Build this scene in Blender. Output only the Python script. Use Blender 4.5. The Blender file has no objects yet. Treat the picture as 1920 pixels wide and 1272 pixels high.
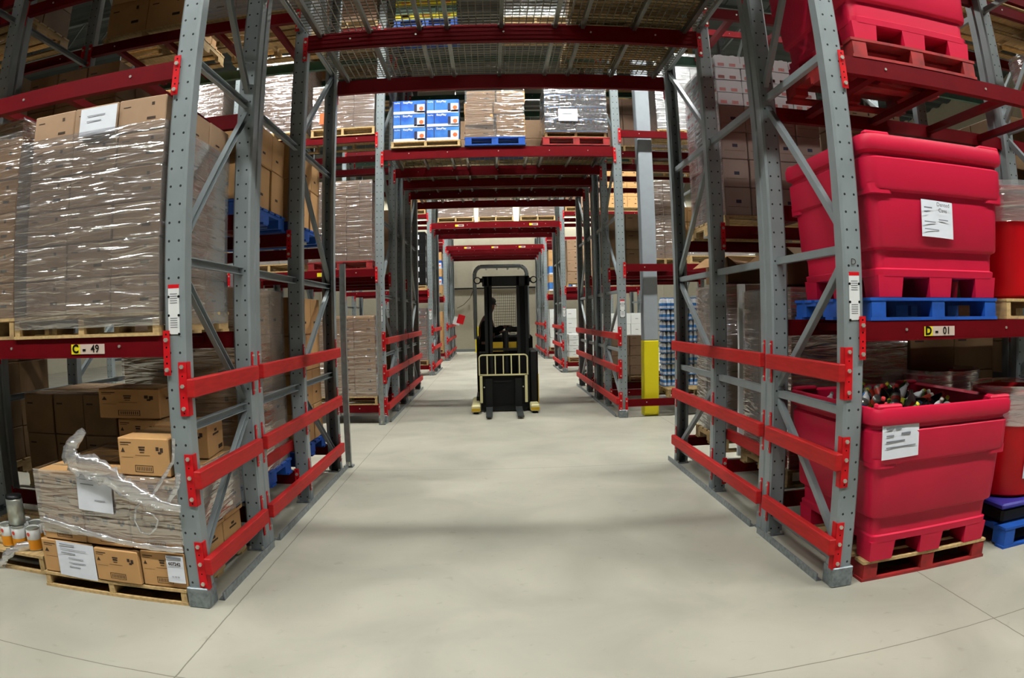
import bpy, bmesh, math, random
from mathutils import Matrix, Vector
random.seed(7)
S = bpy.context.scene
COL = S.collection
PI = math.pi

# ---------------------------------------------------------------- camera
cam = bpy.data.cameras.new('camera'); cam_ob = bpy.data.objects.new('camera', cam); COL.objects.link(cam_ob)
cam.type = 'PANO'; cam.panorama_type = 'FISHEYE_EQUISOLID'
cam.sensor_width = 36; cam.fisheye_lens = 1313.97/1920*36; cam.fisheye_fov = PI
_p, _r, _y = .0331, -.0205, .0274
_f = Vector((math.sin(_y)*math.cos(_p), math.cos(_y)*math.cos(_p), -math.sin(_p)))
_ri = Vector((math.cos(_y), -math.sin(_y), 0)); _u = _ri.cross(_f)
_c, _s = math.cos(_r), math.sin(_r)
_M = Matrix((_ri*_c+_u*_s, -_ri*_s+_u*_c, -_f)).transposed().to_4x4(); _M.translation = Vector((0, 0, 1.6))
cam_ob.matrix_world = _M
S.camera = cam_ob

# ---------------------------------------------------------------- world, exposure, lamp power
S.view_settings.view_transform = 'Standard'; S.view_settings.look = 'None'
S.view_settings.gamma = 1; S.view_settings.use_curve_mapping = False
S.view_settings.exposure = -.15
S.cycles.diffuse_bounces = 1; S.cycles.transparent_max_bounces = 24
w = bpy.data.worlds.new('world'); S.world = w; w.use_nodes = True
w.node_tree.nodes['Background'].inputs[0].default_value = (.75, .8, .8, 1)
w.node_tree.nodes['Background'].inputs[1].default_value = .02
LAMP = 262.0                                              # diffuser emission
LAMP_X = (-6.25, -3.85, -1.45, .95, 3.35, 5.75, 8.15)
LAMP_Y = (.8, 8.9, 17.4, 23.8, 31.2)  # the last row is added to brighten the back wall
LAMP_Z = 7.35

# ---------------------------------------------------------------- materials
def lin(c):
    return tuple(((v/255)/12.92 if v/255 <= .04045 else ((v/255+.055)/1.055)**2.4) for v in c)+(1,)
MATS = {}
def mat(name, rgb, rough=.5, metal=0., noise=0., scale=8., bump=0., stretch=(1,1,1), spec=.5, rgb2=None, detail=4):
    m = bpy.data.materials.new(name); m.use_nodes = True; nt = m.node_tree; N = nt.nodes; L = nt.links
    b = N['Principled BSDF']; b.inputs['Roughness'].default_value = rough; b.inputs['Metallic'].default_value = metal
    b.inputs['Specular IOR Level'].default_value = spec
    b.inputs['Base Color'].default_value = lin(rgb)
    if noise or bump or rgb2:
        tc = N.new('ShaderNodeTexCoord'); mp = N.new('ShaderNodeMapping'); mp.inputs['Scale'].default_value = stretch
        L.new(tc.outputs['Object'], mp.inputs[0])
        oi = N.new('ShaderNodeObjectInfo'); ad = N.new('ShaderNodeVectorMath'); ad.operation = 'ADD'
        sc = N.new('ShaderNodeVectorMath'); sc.operation = 'SCALE'; sc.inputs[3].default_value = 9
        L.new(oi.outputs['Location'], sc.inputs[0]); L.new(mp.outputs[0], ad.inputs[0]); L.new(sc.outputs[0], ad.inputs[1])
        n = N.new('ShaderNodeTexNoise'); n.inputs['Scale'].default_value = scale; n.inputs['Detail'].default_value = detail
        L.new(ad.outputs[0], n.inputs['Vector'])
        if noise or rgb2:
            mx = N.new('ShaderNodeMix'); mx.data_type = 'RGBA'
            a = lin(rgb); d = lin(rgb2) if rgb2 else tuple(v*(1-noise) for v in a[:3])+(1,)
            mx.inputs[6].default_value = d; mx.inputs[7].default_value = a
            rp = N.new('ShaderNodeMapRange'); rp.inputs[1].default_value = .32; rp.inputs[2].default_value = .62
            L.new(n.outputs[0], rp.inputs[0]); L.new(rp.outputs[0], mx.inputs[0]); L.new(mx.outputs[2], b.inputs['Base Color'])
        if bump:
            bp = N.new('ShaderNodeBump'); bp.inputs['Strength'].default_value = bump; bp.inputs['Distance'].default_value = .01
            L.new(n.outputs[0], bp.inputs['Height']); L.new(bp.outputs[0], b.inputs['Normal'])
    MATS[name] = m
    return m
mat('steel', (134,142,144), .42, noise=.12, scale=5)
mat('galvanised', (168,172,170), .34, .75, noise=.2, scale=20)
mat('foot_steel', (140,148,152), .45, .5, noise=.4, scale=30)
mat('rail_red', (186,34,34), .55, spec=.2, noise=.22, scale=14, stretch=(1,.4,3))
mat('beam_red', (100,5,14), .55, noise=.15, scale=6, spec=.1)
mat('bracket_red', (210,18,28), .5, spec=.25, noise=.12, scale=18)
mat('green_paint', (44,84,66), .5, noise=.2)
mat('wire', (100,94,76), .5, .3)
mat('channel_steel', (128,130,122), .3, .85, noise=.2, scale=20)
mat('bolt', (196,194,182), .35, .6)
mat('kraft', (198,150,96), .75, noise=.1, scale=5)
mat('kraft_dull', (172,138,108), .75, noise=.12, scale=5)
mat('kraft_dark', (128,98,66), .8, noise=.15, scale=5)
mat('pink_kraft', (164,130,108), .7, noise=.1, scale=6)
mat('grey_kraft', (166,142,132), .7, noise=.1, scale=6)
mat('ink', (58,40,26), .8)
mat('tape', (168,140,104), .3)
mat('wood', (206,172,118), .75, noise=.28, scale=7, stretch=(6,1,6))
mat('wood_old', (166,138,92), .8, noise=.35, scale=7, stretch=(6,1,6))
mat('paint_red', (166,34,34), .65, noise=.3, scale=9, rgb2=(120,30,28))
mat('paint_blue', (22,84,178), .6, noise=.3, scale=9)
mat('bin_pink', (212,18,62), .5, spec=.4, noise=.1, scale=2.5)
mat('drum_red', (196,3,20), .35, spec=.35)
mat('white', (226,226,224), .6)
mat('white_paper', (228,230,238), .7, noise=.05, scale=12)
mat('grey_ink', (120,122,130), .8)
mat('black', (7,7,8), .55, spec=.2)
mat('fork_steel', (62,66,66), .4, .4)
mat('black_paint', (12,13,14), .45, spec=.3)
mat('cream', (206,196,146), .45)
mat('truck_yellow', (186,150,28), .45)
mat('safety_yellow', (226,208,16), .45)
mat('column_grey', (150,156,162), .5, noise=.06)
mat('label_beige', (206,184,170), .6)
mat('label_yellow', (232,214,20), .6)
mat('orange', (238,104,52), .6)
mat('skin', (104,64,44), .5)
mat('cloth', (11,11,13), .9, spec=.1)
mat('hair', (12,10,9), .7)
mat('box_blue', (26,84,182), .45, rgb2=(84,150,216), scale=3)
mat('print_dark', (36,34,60), .5)
mat('cola', (22,14,16), .2)
mat('cap_red', (214,58,58), .4)
mat('bottle_blue', (70,130,200), .25)
mat('purple_pack', (92,62,92), .45, noise=.3, scale=14, rgb2=(60,32,52))
mat('can_white', (232,230,232), .4)
mat('can_red', (214,70,50), .4)
mat('silver', (186,188,178), .3, .7)
mat('label_orange', (232,150,24), .5)
mat('tray_violet', (58,52,150), .4)
mat('green_bottle', (52,110,38), .25)
mat('yellow_label', (216,196,40), .4)
mat('wall_panel', (168,160,140), .7, noise=.05)
mat('ceiling_deck', (62,68,68), .6, .2)
mat('joist', (110,116,116), .5)
mat('lens', (230,226,206), .3)

def posts_mat():
    m = MATS['steel'].copy(); m.name = 'steel_punched'; nt = m.node_tree; N = nt.nodes; L = nt.links
    b = N['Principled BSDF']
    tc = N.new('ShaderNodeTexCoord'); sx = N.new('ShaderNodeSeparateXYZ'); L.new(tc.outputs['Object'], sx.inputs[0])
    def M(op, a, b_=None):
        n = N.new('ShaderNodeMath'); n.operation = op
        for i, v in enumerate((a, b_)):
            if v is None: continue
            if isinstance(v, (int, float)): n.inputs[i].default_value = v
            else: L.new(v, n.inputs[i])
        return n.outputs[0]
    dx = M('SUBTRACT', M('ABSOLUTE', sx.outputs[0]), .031)
    dz = M('SUBTRACT', M('MODULO', sx.outputs[2], .1), .05)
    d = M('SQRT', M('ADD', M('MULTIPLY', dx, dx), M('MULTIPLY', dz, dz)))
    sn = N.new('ShaderNodeSeparateXYZ'); L.new(tc.outputs['Normal'], sn.inputs[0])
    face = M('GREATER_THAN', M('ABSOLUTE', sn.outputs[1]), .9)
    front = M('LESS_THAN', sx.outputs[1], .03)
    hole = M('MULTIPLY', M('MULTIPLY', M('LESS_THAN', d, .0072), face), front)
    mx = N.new('ShaderNodeMix'); mx.data_type = 'RGBA'
    src = b.inputs['Base Color'].links[0].from_socket
    L.new(src, mx.inputs[6]); mx.inputs[7].default_value = (.004, .004, .006, 1); L.new(hole, mx.inputs[0]); L.new(mx.outputs[2], b.inputs['Base Color'])
    MATS['steel_punched'] = m
posts_mat()

def film_mat(name, tint, amount, bump, haze):
    m = bpy.data.materials.new(name); m.use_nodes = True; nt = m.node_tree; N = nt.nodes; L = nt.links
    N.clear(); out = N.new('ShaderNodeOutputMaterial')
    tc = N.new('ShaderNodeTexCoord'); mp = N.new('ShaderNodeMapping'); mp.inputs['Scale'].default_value = (1.3, 1.3, 11)
    mp.inputs['Rotation'].default_value = (.05, .12, 0)
    L.new(tc.outputs['Object'], mp.inputs[0])
    n = N.new('ShaderNodeTexNoise'); n.inputs['Scale'].default_value = 2.3; n.inputs['Detail'].default_value = 2.6; n.inputs['Distortion'].default_value = .7
    n.inputs['Roughness'].default_value = .5
    L.new(mp.outputs[0], n.inputs['Vector'])
    bp = N.new('ShaderNodeBump'); bp.inputs['Strength'].default_value = bump; bp.inputs['Distance'].default_value = .018
    L.new(n.outputs[0], bp.inputs['Height'])
    tr = N.new('ShaderNodeBsdfTransparent'); tr.inputs[0].default_value = tint
    gl = N.new('ShaderNodeBsdfGlossy'); gl.inputs['Roughness'].default_value = .17; gl.inputs[0].default_value = (1, 1, 1, 1)
    di = N.new('ShaderNodeBsdfDiffuse'); di.inputs[0].default_value = (.8, .78, .8, 1)
    L.new(bp.outputs[0], gl.inputs['Normal']); L.new(bp.outputs[0], di.inputs['Normal'])
    a = N.new('ShaderNodeMixShader'); a.inputs[0].default_value = haze; L.new(tr.outputs[0], a.inputs[1]); L.new(di.outputs[0], a.inputs[2])
    fr = N.new('ShaderNodeLayerWeight'); fr.inputs[0].default_value = .25; L.new(bp.outputs[0], fr.inputs['Normal'])
    mr = N.new('ShaderNodeMapRange'); mr.inputs[3].default_value = amount; mr.inputs[4].default_value = min(1, amount*2.4); L.new(fr.outputs['Facing'], mr.inputs[0])
    c = N.new('ShaderNodeMixShader'); L.new(mr.outputs[0], c.inputs[0]); L.new(a.outputs[0], c.inputs[1]); L.new(gl.outputs[0], c.inputs[2])
    L.new(c.outputs[0], out.inputs[0]); MATS[name] = m
film_mat('film', (.95, .94, .95, 1), .36, 1.0, .12)
film_mat('film_thick', (.95, .94, .95, 1), .34, 1.0, .26)

def emit(name, rgb, s):
    m = bpy.data.materials.new(name); m.use_nodes = True; nt = m.node_tree; nt.nodes.clear()
    e = nt.nodes.new('ShaderNodeEmission'); o = nt.nodes.new('ShaderNodeOutputMaterial'); nt.links.new(e.outputs[0], o.inputs[0])
    e.inputs[0].default_value = rgb; e.inputs[1].default_value = s; MATS[name] = m
emit('lamp_light', (.97, 1.0, .96, 1), LAMP)

def floor_mat():
    m = mat('concrete', (190,186,170), .42, spec=.4); nt = m.node_tree; N = nt.nodes; L = nt.links; b = N['Principled BSDF']
    tc = N.new('ShaderNodeTexCoord'); sx = N.new('ShaderNodeSeparateXYZ'); L.new(tc.outputs['Object'], sx.inputs[0])
    def noise(sc, det, dist=0):
        n = N.new('ShaderNodeTexNoise'); n.inputs['Scale'].default_value = sc; n.inputs['Detail'].default_value = det; n.inputs['Distortion'].default_value = dist
        L.new(tc.outputs['Object'], n.inputs['Vector']); return n.outputs[0]
    r = N.new('ShaderNodeValToRGB'); r.color_ramp.elements[0].position = .3; r.color_ramp.elements[0].color = lin((158,154,140))
    r.color_ramp.elements[1].position = .68; r.color_ramp.elements[1].color = lin((182,177,161))
    L.new(noise(1.1, 8, .6), r.inputs[0])
    r2 = N.new('ShaderNodeValToRGB'); r2.color_ramp.elements[0].position = .22; r2.color_ramp.elements[0].color = (.62, .58, .5, 1)
    r2.color_ramp.elements[1].position = .36; r2.color_ramp.elements[1].color = (1, 1, 1, 1); L.new(noise(11, 5, .4), r2.inputs[0])
    mu = N.new('ShaderNodeMix'); mu.data_type = 'RGBA'; mu.blend_type = 'MULTIPLY'; mu.inputs[0].default_value = .45
    L.new(r.outputs[0], mu.inputs[6]); L.new(r2.outputs[0], mu.inputs[7])
    def M(op, a, b_=None):
        n = N.new('ShaderNodeMath'); n.operation = op
        for i, v in enumerate((a, b_)):
            if v is None: continue
            if isinstance(v, (int, float)): n.inputs[i].default_value = v
            else: L.new(v, n.inputs[i])
        return n.outputs[0]
    def joint(co, off, per, wd): return M('LESS_THAN', M('ABSOLUTE', M('SUBTRACT', M('FLOORED_MODULO', M('SUBTRACT', co, off-per/2), per), per/2)), wd)
    wob = M('MULTIPLY', M('SUBTRACT', noise(9, 3), .5), .012)
    jx = joint(M('ADD', sx.outputs[0], wob), -1.5, 4.06, .004); jy = joint(M('ADD', sx.outputs[1], wob), 2.61, 4.6, .004)
    j = M('MAXIMUM', jx, jy)
    mj = N.new('ShaderNodeMix'); mj.data_type = 'RGBA'; L.new(M('MULTIPLY', j, .75), mj.inputs[0]); L.new(mu.outputs[2], mj.inputs[6]); mj.inputs[7].default_value = lin((92,86,72))
    L.new(mj.outputs[2], b.inputs['Base Color'])
    rr = N.new('ShaderNodeMapRange'); rr.inputs[3].default_value = .34; rr.inputs[4].default_value = .55; L.new(noise(2.3, 4), rr.inputs[0]); L.new(rr.outputs[0], b.inputs['Roughness'])
floor_mat()

# ---------------------------------------------------------------- mesh builder
class MB:
    def __init__(s): s.v = []; s.f = []; s.m = []; s.mats = []; s.smooth = []
    def mi(s, m):
        if m not in s.mats: s.mats.append(m)
        return s.mats.index(m)
    def add(s, vs, fs, m, smooth=False):
        o = len(s.v); s.v += [tuple(v) for v in vs]; i = s.mi(m)
        for f in fs: s.f.append([o+k for k in f]); s.m.append(i); s.smooth.append(smooth)
        return s
    def box(s, x0, x1, y0, y1, z0, z1, m, c=0.):
        vs = [(x, y, z) for z in (z0, z1) for y in (y0, y1) for x in (x0, x1)]
        if not c:
            return s.add(vs, [(0,2,3,1),(4,5,7,6),(0,1,5,4),(2,6,7,3),(0,4,6,2),(1,3,7,5)], m)
        bm = bmesh.new(); bmesh.ops.create_cube(bm, size=1)
        for v in bm.verts: v.co = Vector((x0+(v.co.x+.5)*(x1-x0), y0+(v.co.y+.5)*(y1-y0), z0+(v.co.z+.5)*(z1-z0)))
        bmesh.ops.bevel(bm, geom=bm.edges[:], offset=c, segments=1, affect='EDGES', profile=.5)
        bm.verts.index_update()
        s.add([v.co[:] for v in bm.verts], [[v.index for v in f.verts] for f in bm.faces], m); bm.free(); return s
    def bar(s, p, q, wd, ht, m, up=(0,0,1)):
        p = Vector(p); q = Vector(q); d = (q-p).normalized(); u = Vector(up)
        if abs(d.dot(u)) > .98: u = Vector((1, 0, 0))
        a = d.cross(u).normalized()*(wd/2); b = a.cross(d).normalized()*(ht/2)
        vs = [t+i*a+j*b for t in (p, q) for i, j in ((-1,-1),(1,-1),(1,1),(-1,1))]
        return s.add(vs, [(0,1,2,3),(7,6,5,4),(0,4,5,1),(1,5,6,2),(2,6,7,3),(3,7,4,0)], m)
    def cyl(s, p, q, r0, m, r1=None, n=12, cap=True):
        p = Vector(p); q = Vector(q); d = (q-p).normalized(); r1 = r0 if r1 is None else r1
        u = Vector((0,0,1)) if abs(d.z) < .9 else Vector((1,0,0)); a = d.cross(u).normalized(); b = d.cross(a)
        vs = []
        for c, r in ((p, r0), (q, r1)):
            vs += [c+r*(math.cos(2*PI*k/n)*a+math.sin(2*PI*k/n)*b) for k in range(n)]
        s.add(vs, [(k, (k+1) % n, n+(k+1) % n, n+k) for k in range(n)], m, True)
        if cap: s.add(vs, [list(range(n))[::-1], list(range(n, 2*n))], m)
        return s
    def tube(s, pts, r, m, n=8):
        for a, b in zip(pts, pts[1:]): s.cyl(a, b, r, m, n=n)
        return s
    def lathe(s, prof, m, n=20, c=(0,0,0)):
        vs = [(c[0]+r*math.cos(2*PI*k/n), c[1]+r*math.sin(2*PI*k/n), c[2]+z) for r, z in prof for k in range(n)]
        fs = [(i*n+k, i*n+(k+1) % n, (i+1)*n+(k+1) % n, (i+1)*n+k) for i in range(len(prof)-1) for k in range(n)]
        return s.add(vs, fs, m, True)
    def quad(s, vs, m): return s.add(vs, [tuple(range(len(vs)))], m)
    def mesh(s, name):
        me = bpy.data.meshes.new(name); me.from_pydata(s.v, [], s.f)
        for m in s.mats: me.materials.append(MATS[m])
        me.polygons.foreach_set('material_index', s.m); me.polygons.foreach_set('use_smooth', s.smooth); me.update()
        return me
def obj(name, me, parent=None, loc=(0,0,0), rot=(0,0,0)):
    if isinstance(me, MB): me = me.mesh(name)
    o = bpy.data.objects.new(name, me); COL.objects.link(o); o.location = loc; o.rotation_euler = rot
    if parent: o.parent = parent
    return o
def tag(o, label, cat, group=None):
    o['label'] = label; o['category'] = cat
    if group: o['group'] = group
    return o
def thing(name, label, cat, loc=(0,0,0), rz=0, group=None):
    return tag(obj(name, None, None, loc, (0,0,rz)), label, cat, group)
def struct(name, mb, loc=(0,0,0)):
    o = obj(name, mb, None, loc); o['kind'] = 'structure'; return o
def kids(o): return KIDS.get(o.name, [])
KIDS = {}
def dup(o, loc, rz=None, label=None, group=None):
    c = o.copy(); COL.objects.link(c); c.location = loc
    if rz is not None: c.rotation_euler = (0, 0, rz)
    if label: c['label'] = label
    if group: c['group'] = group
    for ch in [x for x in ALLCH(o)]:
        d = ch.copy(); COL.objects.link(d); d.parent = c
        for g in ALLCH(ch):
            e = g.copy(); COL.objects.link(e); e.parent = d
    return c
def ALLCH(o): return [x for x in o.children]
ORD = ['first','second','third','fourth','fifth','sixth','seventh','eighth','ninth','tenth','eleventh','twelfth']
TXT = {}
def text(s, size, m, name='lettering', parent=None, loc=(0,0,0), rot=(PI/2,0,0), align='CENTER', bold=0.):
    k = (s, size, m, align, bold)
    if k not in TXT:
        cu = bpy.data.curves.new('t', 'FONT'); cu.body = s; cu.size = size; cu.align_x = align; cu.align_y = 'CENTER'; cu.offset = bold; cu.resolution_u = 3
        t = bpy.data.objects.new('t', cu); COL.objects.link(t)
        me = bpy.data.meshes.new_from_object(t.evaluated_get(bpy.context.evaluated_depsgraph_get()))
        bpy.data.objects.remove(t); bpy.data.curves.remove(cu); me.name = name; me.materials.clear(); me.materials.append(MATS[m]); TXT[k] = me
    return obj(name, TXT[k], parent, loc, rot)

# ---------------------------------------------------------------- setting
XL, XR, PW, PD = -1.64, 1.92, .128, .10      # corridor edges, post width and depth
struct('floor', MB().box(-16, 16, -9, 34, -.2, 0, 'concrete'))
mb = MB(); n = 260
ys = [-9+43*i/n for i in range(n+1)]
vs = []; fs = []
for i, y in enumerate(ys):
    z = 8.9+(.08 if (i//2) % 2 else 0); vs += [(-16, y, z), (16, y, z)]
fs = [(2*i, 2*i+1, 2*i+3, 2*i+2) for i in range(n)]
mb.add(vs, fs, 'ceiling_deck'); mb.box(-16, 16, -9, 34, 9.0, 9.1, 'ceiling_deck')
struct('ceiling', mb)
k = 0
for y in (5, 13.2, 21.4, 29.5):
    k += 1; mb = MB()
    mb.box(-16, 16, y-.06, y+.06, 8.78, 8.88, 'joist'); mb.box(-16, 16, y-.06, y+.06, 8.1, 8.18, 'joist')
    for j in range(32): mb.bar((-16+j, y, 8.14), (-15.5+j, y, 8.82), .03, .03, 'joist'); mb.bar((-15.5+j, y, 8.82), (-15+j, y, 8.14), .03, .03, 'joist')
    struct('trim_%d' % k, mb)
mb = MB(); mb.box(-16, 16, 32, 32.3, 0, 9, 'wall_panel')
for x in range(-15, 16, 1): mb.box(x-.02, x+.02, 31.985, 32, 0, 9, 'wall_panel')
mb.box(-1.9, 2.6, 31.95, 32, 2.86, 2.92, 'black_paint'); mb.box(-1.95, -1.85, 31.9, 32, 0, 4.3, 'wall_panel'); mb.box(2.5, 2.6, 31.9, 32, 0, 4.3, 'wall_panel')
mb.tube([(-1.6, 31.96, 2.0), (-1.3, 31.96, 2.15), (-1.0, 31.96, 2.45), (-.85, 31.96, 2.8)], .012, 'black', 6)
mb.box(-16, 16, 31.97, 32, 0, .12, 'joist')
struct('wall_back', mb)
struct('wall_left', MB().box(-16.3, -16, -9, 34, 0, 9, 'wall_panel')); struct('wall_right', MB().box(16, 16.3, -9, 34, 0, 9, 'wall_panel'))
struct('wall_front', MB().box(-16, 16, -9.3, -9, 0, 9, 'wall_panel'))

# lamps: hung fluorescent fixtures in rows over the cross aisles, plus an added back wall row
hb = MB(); hb.box(-.6, .6, -.12, .12, .03, .1, 'white')
for q in (-1, 1):
    hb.add([(-.6, q*.12, .06), (.6, q*.12, .06), (.6, q*.19, -.12), (-.6, q*.19, -.12)], [(0, 1, 2, 3)], 'white'); hb.add([(q*.6, -.12, .06), (q*.6, .12, .06), (q*.62, .19, -.12), (q*.62, -.19, -.12)], [(0, 1, 2, 3)], 'white')
house = hb.mesh('housing'); diff = MB().box(-.58, .58, -.1, .1, -.005, .025, 'lamp_light').mesh('diffuser')
wires = MB().cyl((0, 0, .1), (0, 0, 1.5), .006, 'galvanised', n=5).mesh('hanger_wire')
AI = {.8: 'over the front aisle', 8.9: 'over the first cross aisle', 17.4: 'over the second cross aisle', 23.8: 'over the third cross aisle', 31.2: 'added to brighten the back wall'}
for y in LAMP_Y:
    for i, x in enumerate(LAMP_X):
        t = thing('ceiling_light', 'long fluorescent ceiling light, %s from left, %s' % (ORD[i], AI[y]), 'light', (x, y, LAMP_Z), 0, 'ceiling lights over the aisles')
        obj('housing', house, t); obj('diffuser', diff, t); [obj('hanger_wire', wires, t, (q, 0, 0)) for q in (-.5, .5)]

# ---------------------------------------------------------------- rack uprights
def post_mesh(H):
    w, d, t, l = PW/2, PD, .006, .03
    P = [(-w,.014),(-w+.014,0),(w-.014,0),(w,.014),(w,d),(w-l,d),(w-l,d-t),(w-t,d-t),(w-t,.017),(w-.017,t),(-w+.017,t),(-w+t,.017),(-w+t,d-t),(-w+l,d-t),(-w+l,d),(-w,d)]
    n = len(P); m = MB()
    m.add([(x, y, 0) for x, y in P]+[(x, y, H) for x, y in P], [(i, (i+1) % n, n+(i+1) % n, n+i) for i in range(n)]+[list(range(n, 2*n))], 'steel_punched')
    return m.mesh('post')
POST = {}
def post(H):
    if H not in POST: POST[H] = post_mesh(H)
    return POST[H]
plate_me = MB().box(-.066, .066, -.03, .13, 0, .012, 'foot_steel').cyl((-.05,-.015,.012), (-.05,-.015,.03), .012, 'bolt', n=6).cyl((.05,-.015,.012), (.05,-.015,.03), .012, 'bolt', n=6).mesh('foot_plate')
shoe_me = MB().box(-.069, .069, -.022, .118, .0, .125, 'foot_steel', .006).mesh('post_shoe')
cap_mb = MB()
cap_mb.box(-.034, .034, -.004, 0, 1.55, 1.81, 'white').box(-.034, .034, -.0045, 0, 1.795, 1.815, 'bracket_red')
for z in (1.75, 1.65, 1.55): pass
for i in range(5): cap_mb.box(-.022, .022, -.005, 0, 1.715+.012*i, 1.719+.012*i, 'grey_ink'); cap_mb.box(-.022, .022, -.005, 0, 1.585+.012*i, 1.589+.012*i, 'grey_ink')
for x in (-.031, .031):
    for z in (1.55, 1.65, 1.75): cap_mb.cyl((x, -.0055, z), (x, 0, z), .0072, 'black', n=8)
cap_me = cap_mb.mesh('load_notice')
BR = {}
def brace_me(p, q, wd=.045):
    k = tuple(round(v, 3) for v in p+q)
    if k not in BR:
        m = MB(); p = Vector(p); q = Vector(q)
        m.bar(p, q, .04, .006, 'steel', up=(1,0,0) if False else (0,0,1))
        d = (q-p).normalized(); a = Vector((1,0,0)); b = a.cross(d).normalized()
        m = MB(); m.bar(p-a*.017, q-a*.017, .005, wd, 'steel', up=b)
        m.bar(p+b*(wd/2)*1, q+b*(wd/2)*1, .035, .005, 'steel', up=b); m.bar(p-b*(wd/2), q-b*(wd/2), .035, .005, 'steel', up=b)
        BR[k] = m.mesh('brace')
    return BR[k]
HZ = [.15, 1.03, 1.95, 3.13, 4.3, 5.5, 6.6]
DG = [(.2, 1.0, 0), (1.93, 1.07, 0), (2.0, 3.09, 0), (4.25, 3.2, 0), (4.35, 5.45, 0), (6.55, 5.55, 0)]   # (z on the A side, z on the B side)
FR = {}
def frame(x, ys, pair, H, label, group, flip=False, rev_last=True, shoe=False, notice=False, angle=0):
    """x: post centre. ys: web positions of the posts. pair: indices of the braced pair, A side first"""
    t = thing('rack_upright', label, 'rack upright', (x, ys[0], 0), 0, group)
    for i, y in enumerate(ys):
        rv = rev_last and i == len(ys)-1
        o = obj('post', post(H), t, (0, y-ys[0], 0), (0, 0, PI if rv else 0))
        if shoe and i == 0: obj('post_shoe', shoe_me, t, (0, 0, 0))
        else: obj('foot_plate', plate_me, t, (0, y-ys[0]-(.1 if rv else 0), 0))
    if notice: o = obj('load_notice', cap_me, t)
    ins = lambda i: (ys[i]-ys[0]-.04 if (rev_last and i == len(ys)-1) else ys[i]-ys[0]+.05)
    a, b = pair; ya, yb = ins(a), ins(b)
    for z in HZ:
        if z < H: obj('horizontal_brace', brace_me((0, ya, z), (0, yb, z)), t)
    for za, zb, _ in DG:
        if max(za, zb) < H: obj('diagonal_brace', brace_me((0, ya, za), (0, yb, zb)), t)
    others = [i for i in range(len(ys)) if i not in pair]
    for i in others:
        j = 1
        for z in (1.03, 1.95, 3.13, 4.3, 5.5):
            if z < H: obj('row_spacer', brace_me((0, ins(i), z), (0, ins(j), z), .05), t)
    if angle:
        m = MB(); y1 = ys[-1]-ys[0]; m.box(*sorted((angle*.034, angle*.044)), 0, y1-.03, 0, .05, 'foot_steel').box(*sorted((angle*.006, angle*.04)), 0, y1-.03, 0, .008, 'foot_steel')
        for k in range(7): yy = .08+(y1-.3)*k/6; m.cyl((angle*.02, yy, .008), (angle*.028, yy, .025), .012, 'bolt', n=6)
        tag(obj('floor_angle', m, None, (x+angle*PW/2, ys[0]+.12, 0)), 'steel floor angle with bolts along %s corridor edge, %s' % ('left' if angle > 0 else 'right', label.split(', ')[-1]), 'floor angle', 'floor angles along the corridor')
    return t
ROW1, ROW2 = [3.45, 4.52], [4.64, 5.86, 7.23]
B2A, B2B = [10.54, 11.95, 13.05], [13.15, 14.25, 15.62]
B3, B4A, B4B = [19.25, 20.6, 21.85], [25.6, 26.9, 28.1], [28.25, 29.4, 30.7]
ROWS = [('nearest rack row', ROW1, (0,1), 7.), ('second rack row', ROW2, (2,1), 7.), ('third rack row', B2A, (0,1), 7.), ('fourth rack row', B2B, (2,1), 7.), ('fifth rack row', B3, (0,1), 6.6), ('sixth rack row', B4A, (0,1), 5.), ('last rack row', B4B, (2,1), 5.)]
BAY = 2.3
def fx(side, k): return (XL-PW/2-k*(BAY+PW)) if side < 0 else (XR+PW/2+k*(BAY+PW))
for r, (nm, ys, pair, H) in enumerate(ROWS):
    for side in (-1, 1):
        sd = 'left' if side < 0 else 'right'
        for k in range(2 if r > 2 else 3):
            if k == 0: lb = 'grey punched steel rack frame on %s edge of corridor, %s' % (sd, nm)
            elif k == 1: lb = 'grey rack frame one bay %s of the corridor, %s' % (sd, nm)
            else: lb = 'grey rack frame two bays %s of the corridor, %s' % (sd, nm)
            frame(fx(side, k), ys, pair, H, lb, 'rack uprights', shoe=(k == 0 and r in (0, 2, 4)), notice=(k == 0 and r in (0, 2, 4)), angle=(-side if k == 0 else 0), rev_last=(r != 0))

for o_ in [x for x in COL.objects if x.get('label') == 'grey punched steel rack frame on right edge of corridor, nearest rack row']: text('D', .05, 'ink', 'post_letter', o_, (0, -.004, 1.87))
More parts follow.
